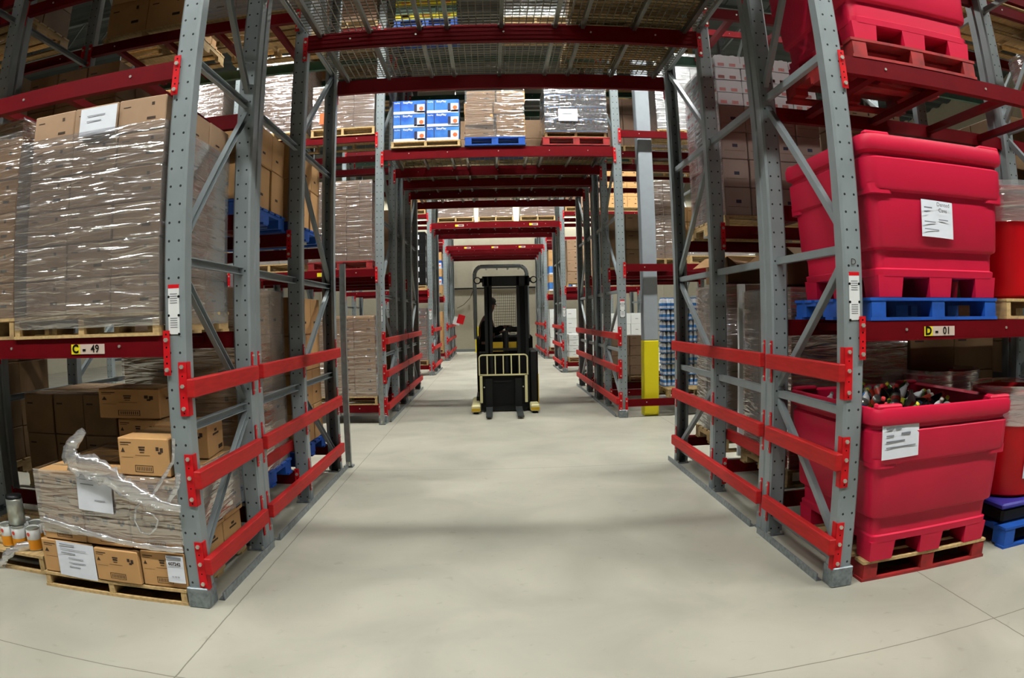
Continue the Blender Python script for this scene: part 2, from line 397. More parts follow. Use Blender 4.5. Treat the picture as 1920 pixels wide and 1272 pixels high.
# ---------------------------------------------------------------- beams
BM = {}
def beam_me(L, h, m):
    k = (round(L, 3), h, m)
    if k not in BM:
        b = MB(); b.box(0, L, 0, .05, 0, h, m); b.box(0, L, -.008, 0, 0, .006, m); b.box(0, L, 0, .03, h, h+.012, m)
        for x in ((.3, L*.5, L-.3) if L < 3 else (.4, L*.28, L*.5, L*.72, L-.4)): b.cyl((x, -.006, h*.62), (x, 0, h*.62), .009, 'bolt', n=6)
        BM[k] = b.mesh('beam')
    return BM[k]
br_b = MB(); br_b.box(-.02, .02, -.008, 0, -.1, .14, 'bracket_red')
for z in (.09, -.07): br_b.cyl((0, -.02, z), (0, -.008, z), .013, 'bolt', n=6)
for z in (.12, .05, .0, -.035): br_b.cyl((0, -.0085, z), (0, -.007, z), .006, 'black', n=6)
bracket_me = br_b.mesh('end_bracket')
def beam(x0, x1, y, ztop, face, label, h=.10, m='beam_red', brackets=True, group='rack beams'):
    """face -1: looks to -Y with its face at y; +1: looks to +Y"""
    t = thing('rack_beam', label, 'beam', ((x0+x1)/2, y, ztop-h), 0 if face < 0 else PI, group)
    L = x1-x0
    obj('beam_body', beam_me(L, h, m), t, (-L/2, 0, 0))
    if brackets:
        for sx in (-1, 1): obj('end_bracket', bracket_me, t, (sx*(L/2+.018), -.002, 0))
    return t
def bay(side, k):
    a, b = fx(side, k-1), fx(side, k)
    lo, hi = min(a, b), max(a, b)
    return lo+PW/2, hi-PW/2
LV1, LV2 = [1.53, 3.08, 4.62], [.27, 2.35, 4.47, 6.35]
POSN = ['front', 'middle', 'rear']
BEAMS = {}
for r, (nm, ys, pair, H) in enumerate(ROWS):
    for side in (-1, 1):
        sd = 'left' if side < 0 else 'right'
        for k in range(1, 2 if r > 2 else 3):
            x0, x1 = bay(side, k)
            for li, z in enumerate(LV1 if r == 0 else LV2):
                if z > H: continue
                for pi, y in enumerate(ys):
                    last = pi == len(ys)-1
                    yy = y-.006 if not last else (y+.006 if r else y+PD+.006)
                    grn = (r >= 2 and li == 3 and pi > 0) or (r == 1 and li == 2 and last)
                    lb = '%s %s beam, %s level up, %s of %s, %s%s side' % ('green' if grn else 'dark red', POSN[pi if not (r == 0 and last) else 2], ORD[li], 'bay' if k == 1 else 'second bay', nm, sd, '')
                    BEAMS[(r, side, k, li, pi)] = beam(x0, x1, yy, z, -1 if not last else 1, lb, m='green_paint' if grn else 'beam_red')
# tunnel beams over the corridor
TZ = 4.20
for r, (nm, ys, pair, H) in enumerate(ROWS):
    for pi, y in enumerate(ys):
        last = pi == len(ys)-1
        BEAMS[(r, 0, 0, 0, pi)] = beam(XL, XR, y-.006 if not last else y+.006+(0 if r else PD), TZ, -1 if not last else 1, 'dark red %s beam spanning the corridor overhead, %s' % (POSN[pi], nm), h=.15)
        if H > 6.4 and r >= 2: beam(XL, XR, y-.006 if not last else y+.006, 6.3, -1 if not last else 1, '%s high beam above the corridor loads, %s, %s' % ('dark red' if pi == 0 else 'green', POSN[pi], nm), h=.12, m='beam_red' if pi == 0 else 'green_paint')

def locsign(bt, xw, zc, parts, w=.245):
    """bin sign on a beam: yellow letter square and pale number plate"""
    x = xw-bt.location.x
    s = obj('location_sign', MB().box(x-w/2, x+w/2, -.0035, -.001, zc-.028, zc+.028, 'label_beige').box(x-w/2, x-w/2+.065, -.0045, -.001, zc-.028, zc+.028, 'label_yellow'), bt)
    s['label'] = 'location sign reading %s - %s' % parts
    text(parts[0], .066, 'black', 'sign_letter', s, (x-w/2+.032, -.006, zc), bold=.003)
    text('-', .07, 'black', 'sign_letter', s, (x-.025, -.006, zc), bold=.003); text(parts[1], .062, 'black', 'sign_number', s, (x+.055, -.006, zc), bold=.001)
locsign(BEAMS[(0, -1, 1, 0, 0)], -2.295, .05, ('C', '49')); locsign(BEAMS[(0, 1, 1, 0, 0)], 2.605, .05, ('D', '01'))
def smallsign(bt, x, zc):
    s = obj('location_sign', MB().box(x-.12, x+.12, -.0035, -.001, zc-.03, zc+.03, 'label_beige').box(x-.12, x-.05, -.0045, -.001, zc-.03, zc+.03, 'label_yellow').box(x-.02, x+.09, -.0045, -.001, zc-.012, zc+.012, 'ink'), bt)
    s['label'] = 'small yellow and beige location sign'
for r, xs in ((4, (-1.0, 1.05)), (5, (-1.0, 0, 1.0)), (6, (-.9,))):
    for x in xs: smallsign(BEAMS[(r, 0, 0, 0, 0)], x, .08)
smallsign(BEAMS[(2, -1, 1, 1, 0)], .35, .05)
# pallet support bars: red bars from front beam to rear beam
def supports(r, side, li, z, y0, y1, nm, lev):
    x0, x1 = bay(side, 1); sd = 'left' if side < 0 else 'right'
    me = MB().box(-.03, .03, 0, y1-y0, -.05, 0, 'beam_red').mesh('support_bar')
    for i in range(4):
        x = x0+.28+(x1-x0-.56)*i/3
        tag(obj('pallet_support_bar', me, None, (x, y0, z-.012)), 'red pallet support bar, %s from left, %s level, %s of %s' % (ORD[i], lev, sd, nm), 'support bar', 'pallet support bars')
for side in (-1, 1):
    supports(0, side, 0, 1.53, 3.5, 4.57, 'nearest rack row', 'first'); supports(0, side, 1, 3.08, 3.5, 4.57, 'nearest rack row', 'second')
    supports(1, side, 1, 2.35, 4.7, 5.85, 'second rack row', 'second'); supports(1, side, 2, 4.47, 5.92, 7.17, 'second rack row', 'third')

# ---------------------------------------------------------------- guard rails along the corridor
rail_cache = {}
def guard(side, y0, y1, z, brk, label):
    """red tube rail on the corridor face of the posts; brk: post web positions that carry a bracket plate"""
    xf = XL if side < 0 else XR; s = 1 if side < 0 else -1
    t = thing('guard_rail', label, 'guard rail', (xf, y0, z), 0, 'red guard rails along the corridor')
    m = MB(); m.box(*sorted((0.006*s, .052*s)), 0, y1-y0, .0, .10, 'rail_red', .006)
    obj('rail_tube', m, t)
    for i, (y, fr) in enumerate(brk):
        b = MB(); b.box(*sorted((0, .006*s)), y-y0-.006, y-y0+(.05 if fr else .02), -.1, .19, 'bracket_red')
        if fr:
            b.box(*sorted((-.045*s, .006*s)), y-y0-.008, y-y0-.001, -.1, .19, 'bracket_red')
            for zz in (.165, .06, -.06): b.cyl((-.022*s, y-y0-.02, zz), (-.022*s, y-y0-.008, zz), .012, 'bolt', n=6)
            for zz in (.115, .0, -.085): b.cyl((-.022*s, y-y0-.0085, zz), (-.022*s, y-y0-.007, zz), .005, 'black', n=6)
        else:
            for zz in (.165, -.07): b.cyl((.006*s, y-y0+.008, zz), (.018*s, y-y0+.008, zz), .008, 'bolt', n=6)
        obj('mounting_bracket', b, t)
    return t
GN = ['lowest', 'middle', 'top']
for side in (-1, 1):
    sd = 'left' if side < 0 else 'right'
    for i, z in enumerate((.21, .71, 1.21)):
        guard(side, 3.43, 4.53, z, [(3.45, 1), (4.53, 0)], '%s red guard rail on %s side of corridor, nearest rack row' % (GN[i], sd))
        guard(side, 4.64, 7.16, z, [(4.66, 0), (5.87, 0), (7.14, 0)], '%s red guard rail on %s side of corridor, second rack row' % (GN[i], sd))
        guard(side, 10.52, 13.07, z, [(10.54, 1), (11.96, 0), (13.0, 0)], '%s red guard rail on %s side of corridor, third rack row' % (GN[i], sd))
        guard(side, 13.12, 15.66, z, [(13.16, 0), (14.26, 0), (15.58, 0)], '%s red guard rail on %s side of corridor, fourth rack row' % (GN[i], sd))
        guard(side, 19.22, 21.9, z, [(19.25, 1), (20.6, 0), (21.8, 0)], '%s red guard rail on %s side of corridor, fifth rack row' % (GN[i], sd))
        guard(side, 25.57, 28.1, z, [(25.6, 1), (28.0, 0)], '%s red guard rail on %s side of corridor, sixth rack row' % (GN[i], sd))
        guard(side, 28.25, 30.7, z, [(28.3, 0), (30.6, 0)], '%s red guard rail on %s side of corridor, last rack row' % (GN[i], sd))
    # a lower inner rail between the C and D posts
    xo = XL-PW-.03 if side < 0 else XR+PW+.03
    tag(obj('inner_guard_rail', MB().box(-.022, .022, 0, 1.3, 0, .09, 'rail_red', .005), None, (xo, 4.62, .47)), 'low red rail inside the %s second rack row, behind the outer rails' % sd, 'guard rail')

# ---------------------------------------------------------------- wire decks over the corridor
DK = {}
def deck(x0, x1, y0, y1, z, label, cell=.075, group='wire mesh decks over the corridor'):
    t = thing('wire_deck', label, 'wire deck', (x0, y0, z), 0, group)
    W, D = x1-x0, y1-y0; k = (round(W, 2), round(D, 2), cell)
    if k not in DK:
        m = MB(); nx = int(W/cell); ny = int(D/cell); r = .0036
        for i in range(nx+1): x = W*i/nx; m.box(x-r, x+r, 0, D, .0, 2*r, 'wire')
        for j in range(ny+1): y = D*j/ny; m.box(0, W, y-r, y+r, 2*r, 4*r, 'wire')
        c = MB(); c.box(-.017, .017, .03, D-.03, -.05, -.0, 'channel_steel'); c.box(-.03, .03, .0, .05, -.02, 0, 'channel_steel'); c.box(-.03, .03, D-.05, D, -.02, 0, 'channel_steel')
        DK[k] = (m.mesh('mesh_panel'), c.mesh('support_channel'))
    obj('mesh_panel', DK[k][0], t)
    for fxx in (.1, .5, .9): obj('support_channel', DK[k][1], t, (W*fxx, 0, 0))
    return t
PX = [(-1.63, -.49, 'left'), (-.48, .72, 'middle'), (.73, 1.91, 'right')]
for r in (1, 2, 3, 4, 5, 6):
    nm, ys = ROWS[r][0], ROWS[r][1]
    for j in range(2):
        for (a, b, n_) in PX:
            deck(a, b, ys[j]+.05, ys[j+1]+(-.0 if j == 0 else -.05), TZ+.016, '%s wire deck panel overhead, %s span of the %s' % (n_, 'front' if j == 0 else 'rear', nm), cell=.062 if r == 1 else .08)

# ---------------------------------------------------------------- pallets
PLC = {}
WCOL = {'wood': 'natural wood', 'wood_old': 'weathered wood', 'paint_red': 'red painted', 'paint_blue': 'blue painted'}
def pallet(x0, x1, y0, y1, z, m, label, near=True, h=.13, top=None, group='pallets under the loads'):
    W, D = x1-x0, y1-y0; near = near or (y0 < 7.3 and z < 5) or 'grey column' in label
    t = thing('pallet', label, 'pallet', (x0, y0, z), 0, group)
    top = top or m
    k = (round(W, 3), round(D, 3), m, h, top)
    if k not in PLC:
        sw = .05 if m[:5] == 'paint' else .02; zn = h-.042 if m == 'paint_blue' else h*.55
        st = MB()      # one notched plank: outline extruded across its width
        ol = [(.004,.018),(D*.16,.018),(D*.16,zn),(D*.40,zn),(D*.40,.018),(D*.60,.018),(D*.60,zn),(D*.84,zn),(D*.84,.018),(D-.004,.018),(D-.004,h-.018),(.004,h-.018)]
        nn = len(ol); st.add([(-sw, a_, c_) for a_, c_ in ol]+[(sw, a_, c_) for a_, c_ in ol], [(i, (i+1) % nn, nn+(i+1) % nn, nn+i) for i in range(nn)]+[list(range(nn))[::-1], list(range(nn, 2*nn))], m)
        nb = 7; bd = MB(); bw = D/nb*.74; bd.box(0, W, 0, bw, h-.018, h, m)
        bd0 = MB().box(0, W, 0, bw, h-.018, h, top)
        bb = MB().box(0, W, 0, bw*1.0, 0, .018, m)
        full = MB()
        for i in range(nb): full.box(0, W, (D-bw)*i/(nb-1), (D-bw)*i/(nb-1)+bw, h-.018, h, top)
        low = MB()
        for i in range(3): low.box(0, W, (D-bw)*i/2, (D-bw)*i/2+bw, 0, .018, m)
        PLC[k] = (st.mesh('stringer'), bd0.mesh('deck_board'), bb.mesh('bottom_board'), full.mesh('deck_boards'), low.mesh('bottom_boards'), bw, nb)
    st, bd, bb, full, low, bw, nb = PLC[k]
    e = .06 if m[:5] == 'paint' else .025
    for xx in (e, W/2, W-e): obj('stringer', st, t, (xx, 0, 0))
    if near:
        for i in range(nb): obj('deck_board', bd, t, (0, (D-bw)*i/(nb-1), 0))
        for i in range(3): obj('bottom_board', bb, t, (0, (D-bw)*i/2, 0))
    else:
        obj('deck_boards', full, t); obj('bottom_boards', low, t)
    return t

# ---------------------------------------------------------------- cartons
CT = {}
def carton_me(W, D, H, kind):
    k = (round(W, 3), round(D, 3), round(H, 3), kind)
    if k in CT: return CT[k]
    b = MB(); e = .0012
    base = {'print': 'kraft', 'plain': 'kraft', 'dull': 'kraft_dull', 'dark': 'kraft_dark', 'pink': 'pink_kraft', 'white': 'white', 'blue': 'box_blue', 'black': 'black_paint', 'purple': 'purple_pack', 'tray': 'can_white', 'green': 'green_paint', 'brownpink': 'grey_kraft'}[kind]
    b.box(0, W, 0, D, 0, H, base, min(.006, H*.05))
    def fq(x0, x1, z0, z1, m): b.quad([(x0*W, -e, z0*H), (x1*W, -e, z0*H), (x1*W, -e, z1*H), (x0*W, -e, z1*H)], m)
    def sq(y0, y1, z0, z1, m):
        for x in (-e, W+e): b.quad([(x, y0*D, z0*H), (x, y1*D, z0*H), (x, y1*D, z1*H), (x, y0*D, z1*H)], m)
    if kind in ('print', 'plain', 'dull', 'dark', 'pink', 'brownpink'):
        b.quad([(W*.02, D*.44, H+e), (W*.98, D*.44, H+e), (W*.98, D*.56, H+e), (W*.02, D*.56, H+e)], 'tape')
    if kind == 'print':
        fq(.05, .28, .86, .885, 'ink'); fq(.05, .22, .81, .825, 'ink')
        b.add([(W*.055, -e, H*.62), (W*.14, -e, H*.62), (W*.1, -e, H*.74)], [(0, 1, 2)], 'ink')
        for a, c, d, g in ((.42, .55, .74, .78), (.43, .54, .67, .72), (.44, .53, .61, .635), (.34, .64, .54, .55), (.76, .82, .68, .78), (.84, .9, .64, .76), (.8, .86, .6, .66), (.06, .3, .48, .488)): fq(a, c, d, g, 'ink')
        fq(.32, .68, .27, .283, 'ink'); fq(.32, .68, .1, .113, 'ink'); fq(.32, .333, .1, .28, 'ink'); fq(.667, .68, .1, .28, 'ink')
        for i in range(9): fq(.36+.034*i, .375+.034*i, .14, .24, 'ink')
        sq(.3, .7, .6, .66, 'ink'); sq(.42, .58, .7, .78, 'ink'); sq(.62, .9, .12, .24, 'ink')
    elif kind in ('plain', 'dull'):
        fq(.62, .8, .3, .38, 'ink'); fq(.1, .26, .74, .77, 'ink'); fq(.7, .76, .72, .82, 'ink'); sq(.3, .5, .3, .36, 'ink')
    elif kind == 'dark':
        fq(.1, .3, .74, .78, 'ink')
    elif kind == 'brownpink':
        fq(.42, .62, .44, .56, 'print_dark'); fq(.1, .9, .3, .315, 'kraft_dark'); sq(.42, .62, .44, .56, 'print_dark')
    elif kind == 'pink':
        fq(.3, .6, .68, .72, 'kraft_dull'); fq(.68, .86, .2, .3, 'kraft_dull')
    elif kind == 'white':
        fq(.38, .62, .45, .5, 'grey_ink'); sq(.38, .62, .45, .5, 'grey_ink')
    elif kind == 'blue':
        fq(.02, .98, .0, .2, 'white_paper'); fq(.66, .74, .1, .72, 'print_dark'); fq(.75, .98, .06, .7, 'white_paper'); sq(.02, .98, .0, .15, 'white_paper')
        vs = [(W*.88+.035*math.cos(i*PI/7), -2*e, H*.38+.035*math.sin(i*PI/7)) for i in range(14)]; b.quad(vs, 'orange')
        fq(.0, .03, 0, 1, 'print_dark'); fq(.24, .26, .2, 1, 'print_dark')
    elif kind == 'black':
        fq(.2, .5, .3, .7, 'white_paper'); sq(.2, .5, .3, .7, 'white_paper')
    elif kind == 'purple':
        fq(.05, .95, .12, .2, 'can_red'); fq(.2, .5, .5, .75, 'white_paper'); sq(.1, .9, .2, .3, 'can_red')
    elif kind == 'green':
        fq(0, 1, 0, .45, 'label_yellow'); fq(.3, .7, .2, .38, 'orange')
    elif kind == 'tray':
        nx = max(2, int(W/.13))
        for i in range(nx):
            b.cyl(((i+.5)*W/nx, .045, H*.35), ((i+.5)*W/nx, .045, H+.01), .035, 'can_white', n=8)
        fq(.0, 1, .0, .42, 'can_white')
        for i in range(2): fq(.1+.45*i, .35+.45*i, .08, .34, 'can_red')
        sq(.1, .4, .08, .34, 'can_red'); sq(.6, .9, .08, .34, 'can_red')
    CT[k] = b.mesh('carton'); return CT[k]
NM = {'print': 'printed brown carton', 'plain': 'brown carton', 'dull': 'dull brown carton', 'dark': 'dark brown carton', 'pink': 'pinkish brown carton', 'brownpink': 'greyish brown carton', 'white': 'white carton', 'blue': 'blue printed carton', 'black': 'black carton', 'purple': 'purple drink carton', 'tray': 'white can tray', 'green': 'green and yellow carton'}
OBJN = {'tray': 'can_tray'}
# the cartons that show largest stand as objects; the many small or hidden ones are gathered in one object
KEEP = {0,1,2,3,4,5,6,7,8,9,10,11,12,13,14,15,16,17,18,19,20,21,22,23,24,25,26,27,28,29,32,37,42,47,52,57,60,61,62,65,68,69,70,71,72,73,74,77,80,81,83,84,86,87,88,89,90,92,93,94,97,98,100,101,102,104,105,106,117,118,119,122,123,124,125,128,129,130,132,133,134,135,136,137,138,139,140,141,142,146,148,149,150,152,154,156,157,158,159,160,161,163,164,165,166,169,170,171,184,185,188,197,198,202,203,207,208,212,213,230,231,232,237,238,239,244,245,246,251,252,253,258,259,260,265,266,267,284,285,286,290,291,296,300,301,305,306,310,311,315,316,330,333,334,337,338,401,418,419,421,422,424,425,427,428,430,431,433,434,436,437,439,440,441,445,446,447,454,455,459,460,464,470,480,483,485,486,501,502,504,505,507,508,510,511,513,514,516,517,520,523,526,529,532,534,535,537,538,556,616,617,620,621,624,625,634,642,646,650,654,658,662,666,696,700,704,708,746,770,774,825,828,830,831,832,835,837,838,839,843,844,845,846,847,849,850,851,852,853,854,856,857,894,899,902,905,906,909,910,913,914,916,917,918,921,922,923,925,926,927,929,930,933,937,938,940,941,943,944,1056,1057,1061,1062,1066,1067,1101,1107,1160,1229,1234,1239,1270,1290,1295,1388,1393}
CI = [0]; REST = []; VOID = [False]
def put_carton(name, me, loc, rz, label, cat, group):
    k = CI[0]; CI[0] += 1
    if VOID[0]: return None
    if name == 'carton' and KEEP is not None and k not in KEEP:
        REST.append((me, loc, rz)); return None
    o = obj(name, me, None, loc, (0, 0, rz)); o['ci'] = k
    return tag(o, label, cat, group)
WR = {}
def wrap_mesh(W, D, H, amp, faces='FLRBT', seed=1, m='film'):
    rnd = random.Random(seed); b = MB()
    def grid(o, u, v, nu, nv, nrm):
        vs = []; 
        for j in range(nv+1):
            row = rnd.uniform(-1, 1)*amp
            for i in range(nu+1):
                k = 0 if i in (0, nu) or j in (0, nv) else amp*rnd.uniform(-.4, 1)+row*.5
                p = Vector(o)+Vector(u)*(i/nu)+Vector(v)*(j/nv)+Vector(nrm)*k; vs.append(p)
        fs = [(j*(nu+1)+i, j*(nu+1)+i+1, (j+1)*(nu+1)+i+1, (j+1)*(nu+1)+i) for j in range(nv) for i in range(nu)]
        b.add(vs, fs, m, True)
    nz = max(4, int(H/.07))
    if 'F' in faces: grid((0,0,0), (W,0,0), (0,0,H), 8, nz, (0,-1,0))
    if 'R' in faces: grid((W,0,0), (0,D,0), (0,0,H), 8, nz, (1,0,0))
    if 'L' in faces: grid((0,D,0), (0,-D,0), (0,0,H), 8, nz, (-1,0,0))
    if 'B' in faces: grid((W,D,0), (-W,0,0), (0,0,H), 6, nz, (0,1,0))
    if 'T' in faces: grid((0,0,H), (W,0,0), (0,D,0), 6, 6, (0,0,1))
    return b.mesh('stretch_film')
def film(x0, x1, y0, y1, z0, z1, label, faces='FLRB', amp=.006, g=.008, m='film'):
    o = obj('stretch_film', wrap_mesh(x1-x0+2*g, y1-y0+2*g, z1-z0, amp, faces, int(abs(x0*100+z0*37+y0*11)), m), None, (x0-g, y0-g, z0))
    return tag(o, label, 'stretch film', 'stretch films around loads')
def load(where, *a, **k):
    VOID[0] = k.pop('void', False)
    r_ = _load(where, *a, **k); VOID[0] = False
    return r_
def _load(where, x0, x1, y0, y1, z, nx, ny, hs, kind, pal='wood', side=0, near=True, wrapped=False, top=False, jit=.004, ph=.13, pw=None, skip=(), films='FLRB', fm='film', patop=None):
    """a pallet, its cartons (front face, the corridor side, the top layer) and the film. hs: layer heights. kind: name or list per layer"""
    if VOID[0]: pal = None; wrapped = False
    if pal:
        px0, px1, py0, py1 = pw or (x0-.02, x1+.02, y0-.02, y1+.02)
        pallet(px0, px1, py0, py1, z, pal, '%s pallet, %s' % (WCOL[pal], where), near, ph, top=patop)
        z += ph+.003
    W = (x1-x0)/nx; D = (y1-y0)/ny; zz = z
    for l, h in enumerate(hs):
        kd = kind if isinstance(kind, str) else kind[l]
        for j in range(ny):
            for i in range(nx):
                vis = j == 0 or (side < 0 and i == 0) or (side > 0 and i == nx-1) or (top and l == len(hs)-1)
                if not vis or (l, i, j) in skip: continue
                lb = '%s, %s layer%s%s, %s' % (NM[kd], ORD[l], ', %s from left' % ORD[i] if nx > 1 and (j == 0 or (top and l == len(hs)-1)) else '', ', %s row back' % ORD[j] if j else '', where)
                o = put_carton(OBJN.get(kd, 'carton'), carton_me(W-.006, D-.006, h-.004, kd), (x0+i*W+.003+random.uniform(-1, 1)*jit, y0+j*D+.003+random.uniform(0, 1)*jit*(1 if j == 0 else 0), zz), random.uniform(-1, 1)*jit*1.2, lb, 'can tray' if kd == 'tray' else 'carton', 'cartons, '+where)
                if o and kd == 'blue' and j == 0:
                    text('EasyPlay', W*.088, 'white', 'box_lettering', o, (W*.46, -.006, h*.84), bold=.001); text('EasyPlay', W*.05, 'white', 'box_lettering', o, (W*.135, -.006, h*.83), bold=.0005)
        zz += h
    if wrapped: film(x0, x1, y0, y1, z-.02, zz+.004, 'clear stretch film, '+where, films, m=fm)
    return zz
def sheet(name, W, H, lines, parent=None, loc=(0,0,0), rot=(0,0,0), m='white_paper', im='grey_ink', curl=.004):
    b = MB(); n = 6; vs = []
    for j in range(n+1):
        for i in range(n+1): vs.append((W*(i/n-.5), -curl*math.sin(i/n*PI)*(1-.8*j/n)-.001, H*(j/n-.5)))
    b.add(vs, [(j*(n+1)+i, j*(n+1)+i+1, (j+1)*(n+1)+i+1, (j+1)*(n+1)+i) for j in range(n) for i in range(n)], m, True)
    for x0, x1, zc, th in lines: b.box(W*(x0-.5), W*(x1-.5), -curl-.003, -curl-.002, H*(zc-.5)-th/2, H*(zc-.5)+th/2, im)
    return obj(name, b, parent, loc, rot)

# ---- nearest rack row, left
load('on the C-49 beam', -2.80, -1.80, 3.46, 4.46, 1.545, 3, 3, [.205]*6, 'dull', side=1, wrapped=False, pw=(-2.88, -1.79, 3.43, 4.5), jit=.006)
film(-2.86, -1.80, 3.44, 4.46, 1.60, 2.74, 'shiny stretch film around the cartons on the C-49 beam', 'FLR', amp=.010, g=.013)
tag(sheet('paper_sheet', .27, .17, [(.2, .7, .7, .004), (.2, .6, .5, .004)], None, (-2.27, 3.438, 2.80)), 'white paper sheet on top carton row on the C-49 beam', 'paper')
load('at left edge beside the C-49 stack', -3.95, -2.96, 3.52, 4.5, 1.545, 3, 3, [.22]*5+[.17], 'plain', side=1, wrapped=True, jit=.006, films='FR')
# floor pallet under C-49
ph = .10
pallet(-2.86, -1.78, 3.44, 4.52, 0, 'wood', 'natural wood pallet on the floor under the C-49 beam', True, ph)
def ctn(W, D, H, kind, loc, rz, label, group='printed cartons under the C-49 beam'):
    return put_carton('carton', carton_me(W, D, H, kind), loc, rz, label, 'carton', group)
cz = [.104, .325, .545]
ctn(.42, .34, .215, 'print', (-2.845, 3.45, cz[0]), .01, 'printed brown carton with papers, bottom left of stack under C-49 beam')
ctn(.325, .34, .205, 'print', (-2.405, 3.435, cz[0]), -.02, 'dented brown carton, bottom middle of stack under C-49 beam')
ctn(.30, .34, .215, 'print', (-2.068, 3.45, cz[0]), .01, 'brown carton with 607242 label, bottom right under C-49 beam')
for j in (1, 2): 
    for i in range(3): ctn(.34, .33, .215, 'print', (-2.83+.35*i, 3.45+.35*j, cz[0]), 0, 'printed brown carton, bottom layer, %s row back, %s from left, under C-49' % (ORD[j], ORD[i]))
for i in range(3): ctn(.34, .34, .215, 'print', (-2.80+.345*i, 3.455, cz[1]), random.uniform(-.01, .01), 'wrapped printed carton, second layer, %s from left, under C-49 beam' % ORD[i])
for i in range(3): ctn(.34, .34, .215, 'print', (-2.79+.345*i, 3.46, cz[2]), random.uniform(-.015, .015), 'wrapped printed carton, third layer, %s from left, under C-49 beam' % ORD[i])
for l in (1, 2):
    for j in (1, 2):
        for i in range(3): ctn(.34, .33, .215, 'print', (-2.80+.345*i, 3.455+.35*j, cz[l]), 0, 'printed carton, %s layer, %s row back, %s from left, under C-49' % (ORD[l], ORD[j], ORD[i]))
ctn(.345, .40, .215, 'print', (-2.135, 3.46, .766), -.02, 'printed brown carton alone on top front of stack under C-49')
ctn(.37, .36, .215, 'print', (-2.14, 3.95, .766), .12, 'printed brown carton on top rear right of stack under C-49')
ctn(.34, .3, .215, 'print', (-2.56, 4.18, .766), .0, 'printed brown carton on top rear left of stack under C-49')
ctn(.50, .34, .20, 'print', (-2.70, 4.16, .985), .02, 'topmost printed brown carton at rear of stack under C-49')
f = film(-2.81, -1.765, 3.46, 4.5, .37, .765, 'torn stretch film around middle cartons under the C-49 beam', 'FLR', amp=.008, g=.012)
def ribbon(pts, wd, m='film_thick', wig=.012, seed=3, name='film_strand', parent=None, thick=True):
    rnd = random.Random(seed); b = MB(); P = []
    pts = [Vector(p) for p in pts]
    for a, c in zip(pts, pts[1:]):
        for k in range(5): P.append(a.lerp(c, k/5))
    P.append(pts[-1]); n = 7; vs = []
    for i, p in enumerate(P):
        d = (P[min(i+1, len(P)-1)]-P[max(i-1, 0)]).normalized(); a = d.cross(Vector((0,1,0))).normalized(); bb = Vector((0, -1, 0))
        ww = wd(i/(len(P)-1)) if callable(wd) else wd
        for k in range(n):
            an = 2*PI*k/n; r = .5*ww*(1+rnd.uniform(-.3, .3))
            vs.append(p+a*math.cos(an)*r+bb*math.sin(an)*r*.35+Vector((0, rnd.uniform(-1, 1)*wig*.3, 0)))
    fs = [(i*n+k, i*n+(k+1) % n, (i+1)*n+(k+1) % n, (i+1)*n+k) for i in range(len(P)-1) for k in range(n)]
    b.add(vs, fs, m, True); o = obj(name, b, None, (0,0,0))
    if parent: o.parent = parent; o.location = (-parent.location[0], -parent.location[1], -parent.location[2])
    return o
ribbon([(-2.35,3.42,1.02),(-2.45,3.41,.93),(-2.47,3.41,.87),(-2.43,3.41,.82),(-2.34,3.41,.81),(-2.22,3.40,.79),(-2.11,3.39,.73),(-1.99,3.39,.67),(-1.87,3.39,.63),(-1.73,3.42,.60)], lambda t: .05+.10*math.sin(PI*min(1, t*1.05))**1.2, parent=f)
ribbon([(-1.73,3.42,.99),(-1.75,3.42,.86),(-1.82,3.41,.77),(-1.90,3.41,.67)], .022, seed=5, parent=f)
ribbon([(-1.96,3.41,.65),(-2.02,3.40,.59),(-2.04,3.40,.51),(-2.01,3.40,.45),(-1.95,3.40,.44),(-1.9,3.40,.48),(-1.88,3.40,.53),(-1.91,3.40,.56),(-1.96,3.40,.57)], .012, seed=6, parent=f)
ribbon([(-1.72,3.42,.80),(-1.73,3.41,.73),(-1.80,3.41,.64)], .035, seed=7, parent=f)
ribbon([(-2.78,3.435,.455),(-2.62,3.43,.43),(-2.42,3.43,.40),(-2.19,3.43,.365),(-1.96,3.43,.35),(-1.76,3.435,.35)], .035, seed=8, parent=f)
L5 = [(.1, .5, .92, .005), (.1, .8, .8, .003), (.12, .5, .68, .005), (.3, .7, .55, .003), (.3, .75, .42, .003), (.3, .6, .3, .003)]
tag(sheet('paper_sheet', .30, .225, L5, None, (-2.56, 3.441, .205), (0, .03, 0)), 'large white paper sheet on bottom left carton under C-49', 'paper')
tag(sheet('paper_sheet', .26, .235, L5[:3]+[(.5, .8, .3, .003)], None, (-2.33, 3.434, .655), (0, .05, 0)), 'creased white paper sheet under film on third layer under C-49', 'paper')
s_ = tag(sheet('shipping_label', .115, .165, [(.05, .9, .93, .012)], None, (-1.83, 3.441, .225), (0, .02, 0)), 'white shipping label with number 607242 on bottom right carton', 'label')
text('607242', .027, 'ink', 'label_number', s_, (0, -.009, .035), bold=.0012); text('02 00 00', .014, 'ink', 'label_number', s_, (0, -.009, -.045))
